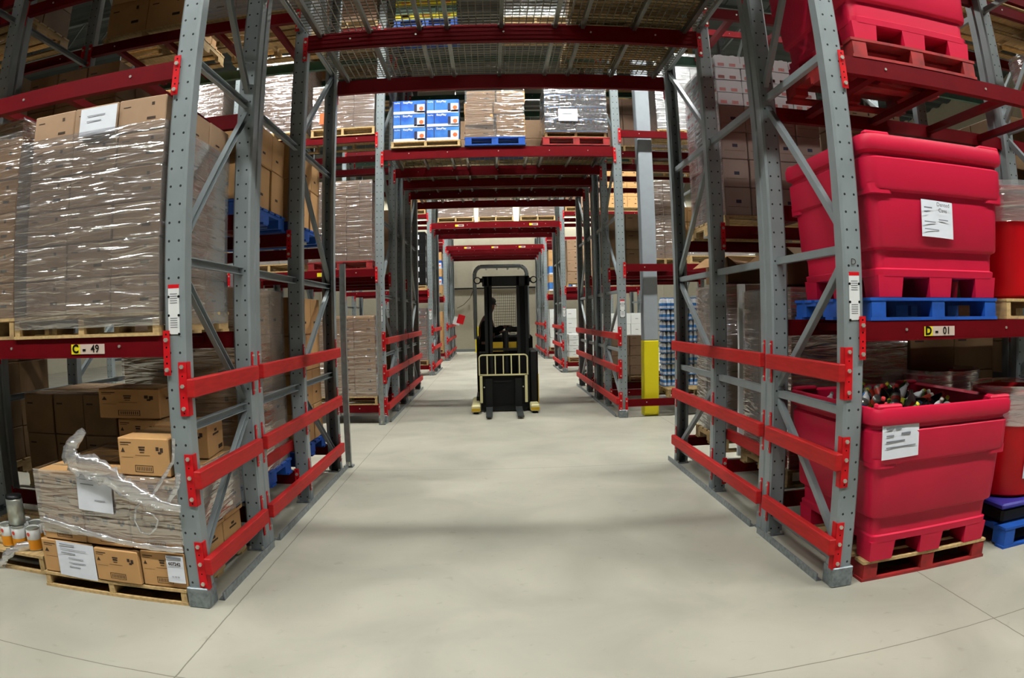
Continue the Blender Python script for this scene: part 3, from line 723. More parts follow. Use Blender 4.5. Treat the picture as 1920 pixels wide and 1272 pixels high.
# paint cans at the far left
pallet(-4.0, -2.98, 3.60, 4.6, 0, 'wood', 'natural wood pallet with paint cans at left floor edge', True, .13)
ribbon([(-3.40,3.60,.02),(-3.32,3.58,.10),(-3.22,3.62,.16),(-3.08,3.72,.17)], .06, seed=9)
o = ribbon([(-3.45,3.56,.015),(-3.36,3.57,.06),(-3.30,3.58,.13),(-3.15,3.68,.155)], .05, seed=12, name='film_scrap'); tag(o, 'loose clear film scrap hanging over the paint can pallet', 'stretch film')
o = [x for x in COL.objects if x.name.startswith('film_strand') and not x.parent]
for q in o: q.name = 'film_scrap'; tag(q, 'crumpled clear film lying on floor beside the paint can pallet', 'stretch film')
cn = MB().lathe([(0,0),(.055,0),(.055,.15),(.05,.155),(.048,.15),(0,.15)], 'white', 20).lathe([(.0555,.005),(.0555,.075)], 'label_orange', 20)
cn.lathe([(.056,.145),(.057,.152),(.054,.158)], 'silver', 20)
vs = [(.014*math.cos(i*PI/8)-.005, -.0575, .115+.014*math.sin(i*PI/8)) for i in range(16)]; cn.quad(vs, 'can_red')
cn_me = cn.mesh('can_body'); lid_me = MB().lathe([(.048,.152),(.02,.155),(0,.155)], 'silver', 20).mesh('can_lid')
CN = [(-3.13,3.72,'front right'),(-3.26,3.70,'front, second from right'),(-3.07,3.86,'right, second row'),(-3.20,3.85,'second row, middle'),(-3.39,3.72,'front, third from right'),(-3.34,3.88,'second row, left'),(-3.12,4.02,'third row, right')]
for x, y, q in CN:
    t = thing('paint_can', 'white and orange paint can, %s on the left floor pallet' % q, 'can', (x, y, .134), 0, 'paint cans on the left floor pallet')
    obj('can_body', cn_me, t); obj('can_lid', lid_me, t)
sc = thing('metal_can', 'tall silver can with dark lid standing on the paint cans', 'can', (-3.29, 3.74, .296))
obj('can_body', MB().lathe([(0,0),(.068,0),(.066,.17),(.06,.18),(0,.18)], 'silver', 20), sc); obj('can_lid', MB().lathe([(.064,.178),(.064,.2),(0,.2)], 'black_paint', 20), sc)

# ---- second rack row, left
load('second-level blue pallet, second row left', -2.83, -1.80, 4.76, 5.82, 2.365, 2, 3, [.35, .31], 'plain', 'paint_blue', side=1, jit=.01)
load('rear blue second-level pallet, second row left', -2.83, -1.80, 6.05, 7.12, 2.365, 2, 3, [.4, .35], 'plain', 'paint_blue', side=1, jit=.01)
load('outer second-level pallet, second row left', -4.0, -3.0, 4.78, 5.8, 2.365, 3, 3, [.32]*4, 'dark', side=1, near=False)
load('blue floor-beam pallet, second row left', -2.83, -1.80, 4.76, 5.8, .285, 2, 3, [.36]*4, 'plain', 'paint_blue', side=1, wrapped=True, films='FR')
load('rear floor-beam pallet, second row left', -2.83, -1.80, 6.05, 7.12, .285, 2, 3, [.35]*4, 'plain', 'paint_blue', side=1)
load('low pallet, second row left', -3.95, -2.95, 4.8, 5.8, .285, 3, 2, [.33, .33], 'dark', side=1, top=True, near=False)
load('inner third-level pallet, second row left', -2.83, -1.80, 6.05, 7.12, 4.485, 3, 3, [.3]*3, 'white', side=1, near=False, wrapped=True, films='FR')
load('outer third-level pallet, second row left', -4.0, -3.0, 6.0, 7.05, 4.485, 2, 3, [.4]*3, 'plain', side=1, near=False)
tag(obj('orange_notice', MB().box(-.10, .10, -.003, 0, -.09, .09, 'orange'), None, (-2.57, 10.48, 4.78)), 'orange notice on pinkish cartons high left in third rack row', 'notice')

# ---- third rack row, left bays and corridor loads
load('inner floor-beam pallet, third row left', -2.80, -1.80, 10.56, 11.6, .285, 3, 3, [.31]*4, 'plain', side=1, near=False, wrapped=True, films='FR')
load('outer floor-beam pallet, third row left', -3.95, -2.98, 10.56, 11.6, .285, 2, 2, [.35]*4, 'plain', side=1, near=False)
load('inner second-level pallet, third row left', -2.83, -1.82, 10.56, 11.6, 2.365, 5, 3, [.21]*6, 'pink', 'paint_red', side=1, near=False, wrapped=True, films='FR')
load('outer second-level pallet, third row left', -4.0, -2.98, 10.56, 11.6, 2.365, 3, 3, [.06, .06], 'white', side=1, near=False, wrapped=True, top=True)
load('inner third-level pallet, third row left', -2.80, -1.80, 10.54, 11.6, 4.485, 3, 3, [.24]*3, 'pink', side=1, near=False, wrapped=True, films='FR')
load('outer third-level pallet, third row left', -3.98, -2.95, 10.54, 11.6, 4.485, 3, 3, [.27]*5, 'pink', side=1, near=False, wrapped=True, films='FR')
load('third-level pallet, far third row left', -5.4, -4.4, 10.54, 11.6, 4.485, 3, 2, [.25]*4, 'pink', side=1, near=False, wrapped=True, films='FR')
load('outer third-level pallet, far third row left', -6.5, -5.5, 10.54, 11.6, 4.485, 3, 2, [.25]*5, 'plain', side=1, near=False)
load('second-level pallet, far third row left', -5.4, -4.4, 10.54, 11.6, 2.365, 3, 2, [.3]*5, 'plain', side=1, near=False)
load('floor-beam pallet, far third row left', -5.4, -4.4, 10.54, 11.6, .285, 3, 2, [.3]*5, 'plain', side=1, near=False)
load('top-level pallet, third row left', -2.80, -1.80, 10.54, 11.6, 6.365, 2, 2, [.35]*3, 'pink', side=1, near=False)
load('top-level outer pallet, third row left', -4.0, -2.95, 10.54, 11.6, 6.365, 2, 2, [.4]*3, 'plain', side=1, near=False)
load('left overhead pallet of blue boxes', -1.50, -.46, 10.52, 11.5, 4.232, 2, 2, [.225]*3, 'blue', side=-1, near=False, ph=.10)
tag(obj('orange_bowl', MB().lathe([(0,.05),(.1,.04),(.15,0)], 'orange', 14), None, (-.95, 11.0, 5.015)), 'upturned orange bowl on top of the blue boxes overhead', 'bowl')
zt = load('middle overhead blue pallet', -.36, .54, 10.52, 11.5, 4.232, 2, 2, [.2, .18, .19, .2], 'plain', 'paint_blue', side=1, near=False, wrapped=True, jit=.03, films='FR')
load('pallet high above the blue boxes', -1.5, -.5, 10.54, 11.5, 6.32, 3, 2, [.25, .25], 'green', 'paint_blue', near=False)
load('white goods high above the bottle packs', .25, 1.3, 10.54, 11.5, 6.32, 3, 2, [.3]*3, 'white', near=False, wrapped=True)
# dark bottle packs on a red pallet
pallet(.82, 1.88, 10.54, 11.6, 4.232, 'paint_red', 'red painted pallet under dark bottle packs overhead', False)
pallet(.86, 1.84, 10.58, 11.58, 4.364, 'wood_old', 'dark wood pallet stacked on red pallet under bottle packs', False, .09)
bp = MB(); bp.box(0, .47, 0, .47, 0, .012, 'bottle_blue')
for i in range(6):
    for j in range(4):
        c = (.04+.078*i, .06+.115*j, .012); bp.lathe([(.036,0),(.037,.11),(.03,.15),(.013,.185)], 'cola', 7, c); bp.lathe([(.015,.183),(.015,.2),(0,.2)], 'cap_red', 7, c); bp.lathe([(.0375,.045),(.0375,.1)], 'print_dark', 7, c)
bp_me = bp.mesh('bottle_pack')
for l in range(4):
    for i in range(2):
        for j in range(2):
            tag(obj('bottle_pack', bp_me, None, (.88+.485*i, 10.56+.49*j, 4.457+.203*l)), 'shrink-wrapped dark bottle pack, %s layer, %s side%s, overhead red pallet' % (ORD[l], ('left', 'right')[i], ', rear' if j else ''), 'bottle pack', 'dark bottle packs overhead')
film(.88, 1.84, 10.56, 11.54, 4.44, 5.28, 'shiny stretch film around dark bottle packs overhead', 'FLRT', amp=.02, g=.012)
tag(sheet('paper_sheet', .3, .2, [(.2, .7, .6, .006)], None, (1.23, 10.52, 4.72)), 'white paper on the film around dark bottle packs overhead', 'paper')

# ---- third rack row, right bay
load('white third-level pallet, third row right', 2.75, 3.7, 10.9, 11.8, 4.485, 3, 3, [.28]*5, 'white', side=-1, near=False, wrapped=True, films='FL')
load('third-level pallet behind the grey column', 2.12, 2.7, 12.1, 13.0, 4.485, 2, 2, [.3]*3, 'pink', side=-1, near=False)
load('low second-level pallet, third row right', 3.1, 4.2, 10.56, 11.5, 2.365, 4, 2, [.09, .09], 'white', side=-1, near=False, wrapped=True, top=True)
load('second-level pallet past the grey column', 2.64, 3.06, 11.2, 11.9, 2.365, 2, 2, [.22]*6, 'dull', side=-1, near=False, wrapped=True, films='FL')
load('floor-beam pallet, fourth row right', 2.12, 3.1, 13.2, 14.2, .285, 2, 2, [.19]*4, 'dull', side=-1, near=False)
load('second-level pallet, fourth row right', 2.12, 3.1, 13.3, 14.3, 2.365, 2, 2, [.35]*3, 'dark', side=-1, near=False)
load('outer second-level pallet, fourth row right', 3.2, 4.2, 13.3, 14.3, 2.365, 3, 2, [.3]*4, 'plain', side=-1, near=False)
load('outer third-level pallet, fourth row right', 3.2, 4.2, 13.3, 14.3, 4.485, 3, 2, [.3]*3, 'pink', side=-1, near=False, wrapped=True)
pallet(2.7, 3.7, 10.55, 11.9, .285, 'wood_old', 'weathered wood pallet under water packs, third row right', False)
wp = MB(); wp.box(0, .30, 0, .30, 0, .01, 'bottle_blue')
for i in range(4):
    for j in range(3):
        c = (.04+.073*i, .05+.1*j, .01); wp.lathe([(.032,0),(.033,.12),(.012,.16)], 'white_paper', 7, c); wp.lathe([(.0335,.04),(.0335,.085)], 'bottle_blue', 7, c); wp.lathe([(.014,.16),(.014,.175),(0,.175)], 'bottle_blue', 7, c)
wp_me = wp.mesh('water_pack')
for l in range(8):
    for i in range(3):
        tag(obj('water_pack', wp_me, None, (2.73+.31*i, 11.02, .42+.178*l)), 'pack of small blue-capped water bottles, %s layer, %s from left, third row right' % (ORD[l], ORD[i]), 'bottle pack', 'water packs, third row right')

# ---- fourth row, left (seen between posts)
load('floor-beam pallet, fourth row left', -2.8, -1.8, 13.3, 14.3, .285, 3, 2, [.3]*4, 'dark', side=1, near=False)
load('second-level pallet, fourth row left', -2.8, -1.8, 13.3, 14.3, 2.365, 3, 2, [.3]*4, 'dull', side=1, near=False)
load('rear floor-beam pallet, fourth row left', -2.8, -1.8, 14.5, 15.5, .285, 3, 2, [.28]*4, 'plain', side=1, near=False)

# ---- fifth row
load('left overhead pallet, fifth row', -1.45, -.48, 19.27, 20.3, 4.232, 2, 1, [.4, .4], 'pink', near=False, wrapped=True)
load('middle overhead pallet, fifth row', -.32, .62, 19.27, 20.3, 4.232, 2, 1, [.4, .4], 'pink', near=False, wrapped=True)
load('right overhead pallet, fifth row', .84, 1.78, 19.27, 20.3, 4.232, 2, 1, [.4, .4], 'pink', near=False, wrapped=True)
load('floor-beam pallet, fifth row left', -2.85, -1.82, 19.3, 20.3, .285, 3, 2, [.29]*5, 'purple', side=1, near=False, wrapped=True, films='FR')
load('second-level pallet, fifth row left', -2.85, -1.82, 19.3, 20.3, 2.365, 3, 2, [.3]*5, 'black', side=1, near=False)
load('third-level pallet, fifth row left', -2.85, -1.82, 19.3, 20.3, 4.485, 3, 2, [.3]*3, 'plain', side=1, near=False)
load('floor-beam pallet, fifth row right', 2.1, 3.1, 19.3, 20.3, .285, 3, 2, [.16]*4, 'white', side=-1, near=False)
load('second-level pallet, fifth row right', 2.1, 3.1, 19.3, 20.3, 2.365, 3, 2, [.3]*4, 'dull', side=-1, near=False)
load('outer second-level pallet, fifth row right', 3.2, 4.2, 19.3, 20.3, 2.365, 3, 2, [.3]*4, 'white', side=-1, near=False)
load('third-level pallet, fifth row right', 2.1, 3.1, 19.3, 20.3, 4.485, 3, 2, [.3]*4, 'pink', side=-1, near=False)
load('outer third-level pallet, fifth row right', 3.2, 4.2, 19.3, 20.3, 4.485, 3, 2, [.3]*4, 'plain', side=-1, near=False)
load('outer floor-beam pallet, fifth row right', 3.2, 4.2, 19.3, 20.3, .285, 3, 2, [.3]*4, 'white', side=-1, near=False)
# ---- sixth and last rows
load('floor-beam pallet, sixth row left', -2.85, -1.82, 25.65, 26.6, .285, 2, 2, [.35]*4, 'plain', side=1, near=False)
load('second-level pallet, sixth row left', -2.85, -1.82, 25.65, 26.6, 2.365, 2, 2, [.3]*5, ['plain', 'blue', 'plain', 'blue', 'plain'], side=1, near=False)
load('second-level pallet, sixth row right', 2.1, 3.1, 25.65, 26.6, 2.365, 2, 2, [.3]*5, ['blue', 'plain', 'blue', 'plain', 'plain'], side=-1, near=False)
load('floor-beam pallet, sixth row right', 2.1, 3.1, 25.65, 26.6, .285, 2, 2, [.35]*4, 'white', side=-1, near=False)
pallet(-.46, .5, 30.0, 30.7, 4.232, 'wood', 'empty wood pallet overhead in the last rack row', False)

# ---- second rack row, right
zt = load('tall wrapped stack, second row right', 2.16, 3.24, 6.12, 7.22, 2.365, 4, 4, [.27]*4+[.13]*4, ['brownpink']*4+['tray']*4, side=-1, wrapped=True, films='L', jit=.005)
load('outer second-level pallet, second row right', 3.32, 4.3, 6.15, 7.1, 2.365, 3, 2, [.3]*4, 'dull', side=-1, near=False)
load('rear floor-beam pallet, second row right', 2.16, 3.2, 6.2, 7.15, .285, 2, 3, [.36]*4, 'dull', 'wood', side=-1, wrapped=True, films='FL', fm='film_thick')
zt = load('front floor-beam pallet, second row right', 2.18, 3.24, 4.76, 5.78, .285, 2, 3, [.34]*4, 'dark', 'wood_old', side=-1, wrapped=True, films='FL')
def open_box(loc, rz, W, D, H, label):
    t = thing('open_carton', label, 'carton', loc, rz, 'open cartons, second row right')
    b = MB(); th = .005
    b.box(0, W, 0, D, 0, th, 'kraft_dark').box(0, W, 0, th, 0, H, 'kraft_dark').box(0, W, D-th, D, 0, H, 'kraft_dark').box(0, th, 0, D, 0, H, 'kraft_dark').box(W-th, W, 0, D, 0, H, 'kraft_dark')
    obj('box_body', b, t)
    fl = MB().box(-W/2, W/2, -D*.45, 0, 0, th, 'kraft'); obj('flap', fl, t, (W/2, 0, H), (.5, 0, 0))
    fl = MB().box(-D*.45, 0, -D/2, D/2, 0, th, 'kraft'); obj('flap', fl, t, (0, D/2, H), (0, -.6, 0))
    return t
load('outer front floor-beam pallet, second row right', 3.3, 4.28, 4.78, 5.78, .285, 2, 2, [.34]*3, 'dark', 'wood_old', side=-1, near=False)
open_box((2.2, 4.85, zt+.02), .1, .42, .4, .28, 'open brown carton on dark stack, left one, second row right')
open_box((2.68, 4.84, zt+.02), -.08, .45, .4, .26, 'open brown carton on dark stack, right one, second row right')
open_box((2.22, 6.3, .285+.133+1.44+.02), .25, .45, .4, .25, 'open brown carton on the wrapped rear stack, second row right')
tag(obj('white_board', MB().box(-.035, .035, -.02, .02, 0, 1.55, 'white', .004), None, (2.22, 5.95, .30)), 'tall narrow white board standing between stacks, second row right', 'board')
# pallets standing on the overhead decks of the second row
load('on the rear overhead deck, second row', .78, 1.84, 5.98, 7.05, TZ+.034, 2, 2, [.3]*2, 'dark', 'wood_old', near=False)
load('on the front overhead deck, second row', .72, 1.84, 4.75, 5.75, TZ+.034, 2, 2, [.3]*2, 'dark', 'wood_old', near=False)

for i_, (a_, b_, n_) in enumerate(PX): deck(a_, b_, 3.5, 4.58, TZ+.016, '%s wire deck panel overhead, nearest rack row' % n_)
load('on the overhead deck, nearest row', -1.5, 1.8, 3.5, 4.5, TZ+.034, 6, 2, [.3]*3, 'plain', 'wood', near=False)
# added loads, mostly out of view, that block light and shade the bays
for sd_, sg in (('left', -1), ('right', 1)):
    xa = -4.0 if sg < 0 else 2.12
    if sg < 0: load('added top-level inner pallet, nearest row '+sd_, xa+(1.12 if sg < 0 else 0), xa+(2.2 if sg < 0 else 1.05), 3.5, 4.5, 4.635, 3, 2, [.4]*3, 'plain', side=-sg, near=False)
    load('added top-level outer pallet, nearest row '+sd_, xa+(0 if sg < 0 else 1.15), xa+(1.05 if sg < 0 else 2.2), 3.5, 4.5, 4.635, 3, 2, [.4]*3, 'plain', side=-sg, near=False)
    xb = -6.5 if sg < 0 else 4.6
    for lv, z_ in (('first', 1.545), ('second', 3.095), ('third', 4.635)): load('%s-level added pallets, far nearest row %s' % (lv, sd_), xb, xb+2.1, 3.5, 4.5, z_, 4, 2, [.3]*4, 'plain', side=-sg, near=False, void=(sg > 0 and lv != 'first'))  # side loads added to keep light out of the bays
    for lv, z_ in (('floor', .285), ('second', 2.365), ('third', 4.485)): load('%s-level added pallets, far second row %s' % (lv, sd_), xb, xb+2.1, 4.8, 5.8, z_, 4, 2, [.3]*(3 if sg > 0 and lv == 'second' else 5), 'dark', side=-sg, near=False)
    if sg < 0: load('added top pallets, second row '+sd_, xa, xa+2.1, 6.05, 7.1, 6.365, 4, 2, [.4]*3, 'plain', side=-sg, near=False)
    if sg < 0: load('added front top pallets, second row '+sd_, xa, xa+2.1, 4.8, 5.8, 6.365, 4, 2, [.4]*3, 'plain', side=-sg, near=False)
    for nm_, yy in (('fourth', 13.25), ('fourth rear', 14.4)):
        load('added top pallets, %s row %s' % (nm_, sd_), xa, xa+2.1, yy, yy+1.0, 6.365, 4, 2, [.4]*3, 'plain', side=-sg, near=False)
load('added on the rear overhead deck, fourth row', -1.5, 1.8, 14.4, 15.4, TZ+.034, 5, 2, [.35]*3, 'dull', near=False)  # deck loads added as light blockers over the corridor
load('added on the front overhead deck, fourth row', -1.5, 1.8, 13.3, 14.2, TZ+.034, 5, 2, [.35]*3, 'dull', near=False)
load('added on the rear overhead deck, third row', -1.5, 1.8, 12.0, 12.95, TZ+.034, 5, 2, [.35]*2, 'dull', near=False)
# building column
t = thing('steel_column', 'square grey building column with yellow painted base behind red beams', 'column', (2.455, 10.76, 0))
obj('shaft', MB().box(-.115, .115, -.115, .115, 1.18, 8.9, 'column_grey', .01), t); y_ = obj('yellow_base', MB().box(-.118, .118, -.118, .118, 0, 1.18, 'safety_yellow', .01), t); y_['label'] = 'bright yellow painted base'
# thin guide posts by the rack corners
def gpost(x, y, H, label, rx=0.):
    t = thing('guide_post', label, 'post', (x, y, 0), 0, 'thin steel guide posts at the aisle corners')
    b = MB(); b.box(-.03, .03, -.004, .0, 0.02, H, 'galvanised').box(-.03, -.026, 0, .05, .02, H, 'steel').box(.026, .03, 0, .05, .02, H, 'galvanised'); obj('channel', b, t)
    obj('base', MB().box(-.05, .05, -.03, .08, 0, .02, 'foot_steel').cyl((0, -.02, .02), (0, -.02, .06), .02, 'bolt', n=8), t)
gpost(-1.60, 7.36, 2.2, 'thin grey steel channel post at the aisle corner, second rack row left')
gpost(-1.70, 10.40, 2.1, 'thin grey steel channel post at the aisle corner, third rack row left')

# ---------------------------------------------------------------- pink bulk bins
def rring(hx, hy, z, r=.07, n=5):
    P = []
    for cx, cy, a0 in ((hx-r, hy-r, 0), (-hx+r, hy-r, PI/2), (-hx+r, -hy+r, PI), (hx-r, -hy+r, 3*PI/2)):
        for k in range(n+1): a = a0+PI/2*k/n; P.append((cx+r*math.cos(a), cy+r*math.sin(a), z))
    return P
def bin_mesh(closed=False):
    b = MB()
    rg = [(.112, .462, .05), (.118, .478, .05), (.158, .482, .05), (.166, .470, .06), (.268, .476, .07), (.280, .500, .07), (.292, .506, .07), (.60, .522, .07), (.612, .545, .08), (.625, .550, .08), (.79, .556, .08), (.806, .540, .08), (.822, .540, .08), (.836, .566, .08), (.85, .572, .08), (.90, .574, .08), (.925, .566, .08), (.93, .548, .08), (.915, .520, .07), (.60, .500, .07), (.30, .485, .06), (.19, .455, .05)]
    vs = []; 
    for z, h, r in rg: vs += rring(h, h+.03, z, r)
    n = 24
    fs = [(i*n+k, i*n+(k+1) % n, (i+1)*n+(k+1) % n, (i+1)*n+k) for i in range(len(rg)-1) for k in range(n)]
    b.add(vs, fs, 'bin_pink', True)
    b.add(rring(.455, .485, .19, .05), [list(range(n))], 'bin_pink'); b.add(rring(.462, .492, .112, .05), [list(range(n))[::-1]], 'bin_pink')
    for x in (-.385, 0, .385):
        for y in (-.415, 0, .415):
            w, d = (.088, .088)
            V = [(x+sx*(w-tp), y+sy*(d-tp), z) for z, tp in ((0, .006), (.125, -.004)) for sx, sy in ((-1,-1),(1,-1),(1,1),(-1,1))]
            b.add(V, [(3,2,1,0), (4,5,6,7), (0,1,5,4), (1,2,6,5), (2,3,7,6), (3,0,4,7)], 'bin_pink')
    # bolder corner pads below the upper band, and stacking nubs on the rim
    for sx in (-1, 1):
        for sy in (-1, 1):
            xc, yc = sx*.455, sy*.485
            V = rring(.085, .085, 0, .04)
            lo = [(xc+p[0], yc+p[1], .585) for p in V]; hi = [(xc+p[0]*1.03, yc+p[1]*1.03, .64) for p in V]
            b.add(lo+hi, [(k, (k+1) % n, n+(k+1) % n, n+k) for k in range(n)]+[list(range(n))[::-1]], 'bin_pink')
            b.box(xc-.09, xc+.09, sy*.55-.03, sy*.55+.03, .92, .948, 'bin_pink', .01)
    me = b.mesh('bin_body'); me.set_sharp_from_angle(angle=.6); return me
bin_me = bin_mesh()
# rims catch on beams, so the bins sit slightly forward as in the photo
def pbin(label, x, y, z, lid=False, rz=0.):
    t = thing('bulk_bin', label, 'bin', (x, y, z), rz, 'large pink plastic bins')
    obj('bin_body', bin_me, t)
    if lid: obj('bin_lid', MB().box(-.52, .52, -.55, .55, .90, .925, 'bin_pink', .01), t)
    return t
pallet(2.13, 3.14, 3.44, 4.52, 0, 'paint_red', 'red painted pallet with pale boards under open bin on floor', True, .13, top='wood')
pallet(2.09, 3.11, 3.44, 4.5, 1.545, 'paint_blue', 'blue painted pallet on the D-01 beam', True, .13)
pallet(2.12, 3.13, 3.44, 4.5, 3.095, 'paint_red', 'red painted pallet on the upper right beam', True, .13)
B0 = pbin('open pink plastic bin full of drink bottles on the floor, right', 2.62, 3.93, .133, rz=.02)
B1 = pbin('closed pink plastic bin with paper note above the D-01 beam', 2.64, 3.97, 1.678, True)
B2 = pbin('topmost pink plastic bin on red pallet, upper right', 2.64, 3.97, 3.228, True)
Y0_ = 3.93-.58
s_ = tag(sheet('paper_sheet', .27, .24, [(.1, .55, .88, .012), (.1, .3, .72, .008), (.35, .5, .72, .014), (.1, .3, .56, .007), (.5, .75, .58, .012), (.1, .6, .42, .008), (.1, .9, .28, .006)], None, (2.255, 3.338, .895), (0, -.03, .02)), 'white printed sheet on front of the open floor bin', 'paper')
s_ = tag(sheet('paper_sheet', .25, .22, [(.05, .3, .78, .008), (.05, .15, .66, .007), (.05, .4, .4, .006), (.5, .8, .48, .006), (.05, .5, .2, .005)], None, (2.60, 3.415, 2.135), (0, .04, 0), curl=.012), 'curled white note with handwriting on the closed bin', 'paper')
text('Dented', .034, 'ink', 'handwriting', s_, (.035, -.02, .085)); text('Cans', .034, 'ink', 'handwriting', s_, (.03, -.02, .05))
# bottles and cans heaped in the open bin
def bottle(m, capm, lab):
    b = MB(); b.lathe([(0,0),(.030,0),(.032,.02),(.032,.10),(.026,.13),(.012,.16),(.012,.17)], m, 10); b.lathe([(.0135,.168),(.0135,.185),(0,.185)], capm, 10); b.lathe([(.0326,.035),(.0326,.09)], lab, 10)
    return b.mesh('bottle')
BK = [('green plastic drink bottle', bottle('green_bottle', 'yellow_label', 'yellow_label')), ('dark cola bottle', bottle('cola', 'cap_red', 'print_dark')), ('white drink bottle', bottle('can_white', 'silver', 'label_beige')), ('small silver and red drink can', MB().lathe([(0,0),(.028,0),(.033,.01),(.033,.11),(.027,.122),(0,.12)], 'silver', 10).lathe([(.0333,.02),(.0333,.1)], 'can_red', 10).mesh('can')), ('blue drink can', MB().lathe([(0,0),(.028,0),(.033,.01),(.033,.11),(.027,.122),(0,.12)], 'silver', 10).lathe([(.0333,.015),(.0333,.105)], 'bottle_blue', 10).mesh('can'))]
rb = random.Random(4)
for i in range(11):
    for j in range(9):
        x = 2.22+.080*i+rb.uniform(-.015, .015); y = 3.56+.092*j+rb.uniform(-.015, .015)
        q = rb.choices(range(5), (2, 3, 3, 3, 1.5))[0]
        z = .915+.07*math.sin(PI*(i+.5)/11)*math.sin(PI*(j+.5)/9)+rb.uniform(-.02, .02)-.05*(i > 7)
        o = obj('can' if q > 2 else 'bottle', BK[q][1], None, (x, y, z), (rb.uniform(.4, 1.5), rb.uniform(-.4, .4), rb.uniform(0, 6.28)))
        tag(o, BK[q][0]+' heaped in the open pink bin', 'can' if q > 2 else 'bottle', BK[q][0]+'s in the open bin')
tag(obj('bottles', MB().box(2.16, 3.08, 3.46, 4.40, .34, .90, 'cola'), None), 'dark mass of bottles filling the open pink bin below', 'bottles')['kind'] = 'stuff'

# ---------------------------------------------------------------- red drums at the right edge
drum_me = MB().lathe([(0,0),(.24,0),(.265,.02),(.30,.55),(.305,.60),(.318,.605),(.318,.64),(.30,.645),(.302,.70),(.325,.705),(.325,.735),(.30,.74),(.28,.70),(0,.70)], 'drum_red', 40).mesh('drum_body'); drum_me.set_sharp_from_angle(angle=.7)
def drum(label, x, y, z, H=1.0, filmed=True, rz=0):
    t = thing('red_drum', label, 'drum', (x, y, z), rz, 'red plastic drums at right edge'); o = obj('drum_body', drum_me, t); o.scale = (1, 1, H)
    if filmed:
        b = MB(); n = 40; rr = random.Random(int(x*100)); vs = []
        zs = [.50+.03*k for k in range(10)]
        for z_ in zs:
            r_ = .306+.028*(z_-.5)/.27+rr.uniform(0, .006)
            vs += [((r_+rr.uniform(0, .005))*math.cos(2*PI*k/n), (r_+rr.uniform(0, .005))*math.sin(2*PI*k/n), z_*H) for k in range(n)]
        b.add(vs, [(i*n+k, i*n+(k+1) % n, (i+1)*n+(k+1) % n, (i+1)*n+k) for i in range(len(zs)-1) for k in range(n)], 'film_thick', True); obj('stretch_film', b, t)
    return t
pallet(3.22, 4.24, 3.46, 4.5, 1.545, 'wood', 'natural wood pallet under red drum right of the D-01 bin', True)
drum('red drum wrapped in film beside the closed pink bin', 3.60, 3.84, 1.678, 1.03)
drum('highest red drum, upper right corner', 5.66, 5.12, 3.405, 1.04)
# floor: blue crate, violet tray, drum
pallet(3.36, 4.30, 3.47, 4.4, 0, 'paint_blue', 'blue painted pallet with scuffed corner on floor at right edge', True, .15)
t = thing('storage_tote', 'black storage tote with violet lid under the red floor drum', 'tote', (3.72, 3.86, .153))
obj('tote_body', MB().box(-.33, .33, -.30, .30, 0, .11, 'black_paint', .02), t); l_ = obj('tote_lid', MB().box(-.36, .36, -.33, .33, .11, .15, 'tray_violet', .012), t); l_['label'] = 'violet lid'
d_ = drum('red floor drum with white label at right edge', 3.66, 3.86, .306, 1.02)
b = MB(); vs = []; n = 8
for z_ in (.14, .50):
    for k in range(n+1):
        a = -1.84+k*.085; r_ = .273+.035*(z_/.55)+.003; vs.append((r_*math.cos(a), r_*math.sin(a), z_))
b.add(vs, [(k, k+1, n+2+k, n+1+k) for k in range(n)], 'white_paper', True)
lb = obj('drum_label', b, d_); lb['label'] = 'white label reading DON'
a = -1.70
for i, ch in enumerate('DON'):
    a = -1.78+.11*i; r_ = .309; text(ch, .062, 'black', 'label_letter', lb, (r_*math.cos(a), r_*math.sin(a), .30), (PI/2, 0, a+PI/2), bold=.002)
drum('red drum with clear top behind the labelled floor drum', 3.50, 4.60, .30, 1.1)
pallet(3.2, 3.9, 4.3, 4.95, 0, 'wood_old', 'weathered wood pallet under the rear floor drum', False, .13)
t = thing('storage_tote', 'black tote under the rear red drum', 'tote', (3.5, 4.62, .133)); obj('tote_body', MB().box(-.3, .3, -.28, .28, 0, .165, 'black_paint', .02), t)

# ---------------------------------------------------------------- reach truck and its operator
t = thing('reach_truck', 'black stand-up forklift with cream load backrest, forks lowered, in corridor', 'forklift', (.2, 11.6, 0))
def tp(name, mb_, label=None, loc=(0,0,0), par=None):
    o = obj(name, mb_, par or t, loc)
    if label: o['label'] = label
    return o
for i, x in enumerate((-.28, .21)):
    f_ = MB(); f_.box(x-.055, x+.055, -.02, .03, .05, .56, 'black_paint'); 
    f_.add([(x-.055, -.02, .05), (x+.055, -.02, .05), (x+.055, .03, .09), (x-.055, .03, .09), (x-.05, -.85, .035), (x+.05, -.85, .035), (x+.05, -.85, .05), (x-.05, -.85, .05)], [(0,1,5,4), (3,7,6,2), (4,5,6,7), (0,4,7,3), (1,2,6,5)], 'fork_steel')
    f_.box(x-.055, x+.055, -.024, -.02, .055, .09, 'galvanised'); tp('fork', f_)
br = MB(); c = 'cream'
br.tube([(-.435, 0, .62), (-.435, 0, .91), (-.42, 0, .94), (-.39, 0, .955), (.32, 0, .955), (.35, 0, .94), (.365, 0, .91), (.365, 0, .62)], .012, c, 8)
br.bar((-.435, 0, .625), (.365, 0, .625), .02, .024, c)
for i in range(5): x = -.435+.8*(i+1)/6; br.bar((x, 0, .63), (x, 0, .95), .018, .018, c)
tp('load_backrest', br, 'cream tube backrest')
for x in (-.41, .34): tp('backrest_post', MB().box(x-.022, x+.022, -.01, .03, .16, .63, c), 'cream')
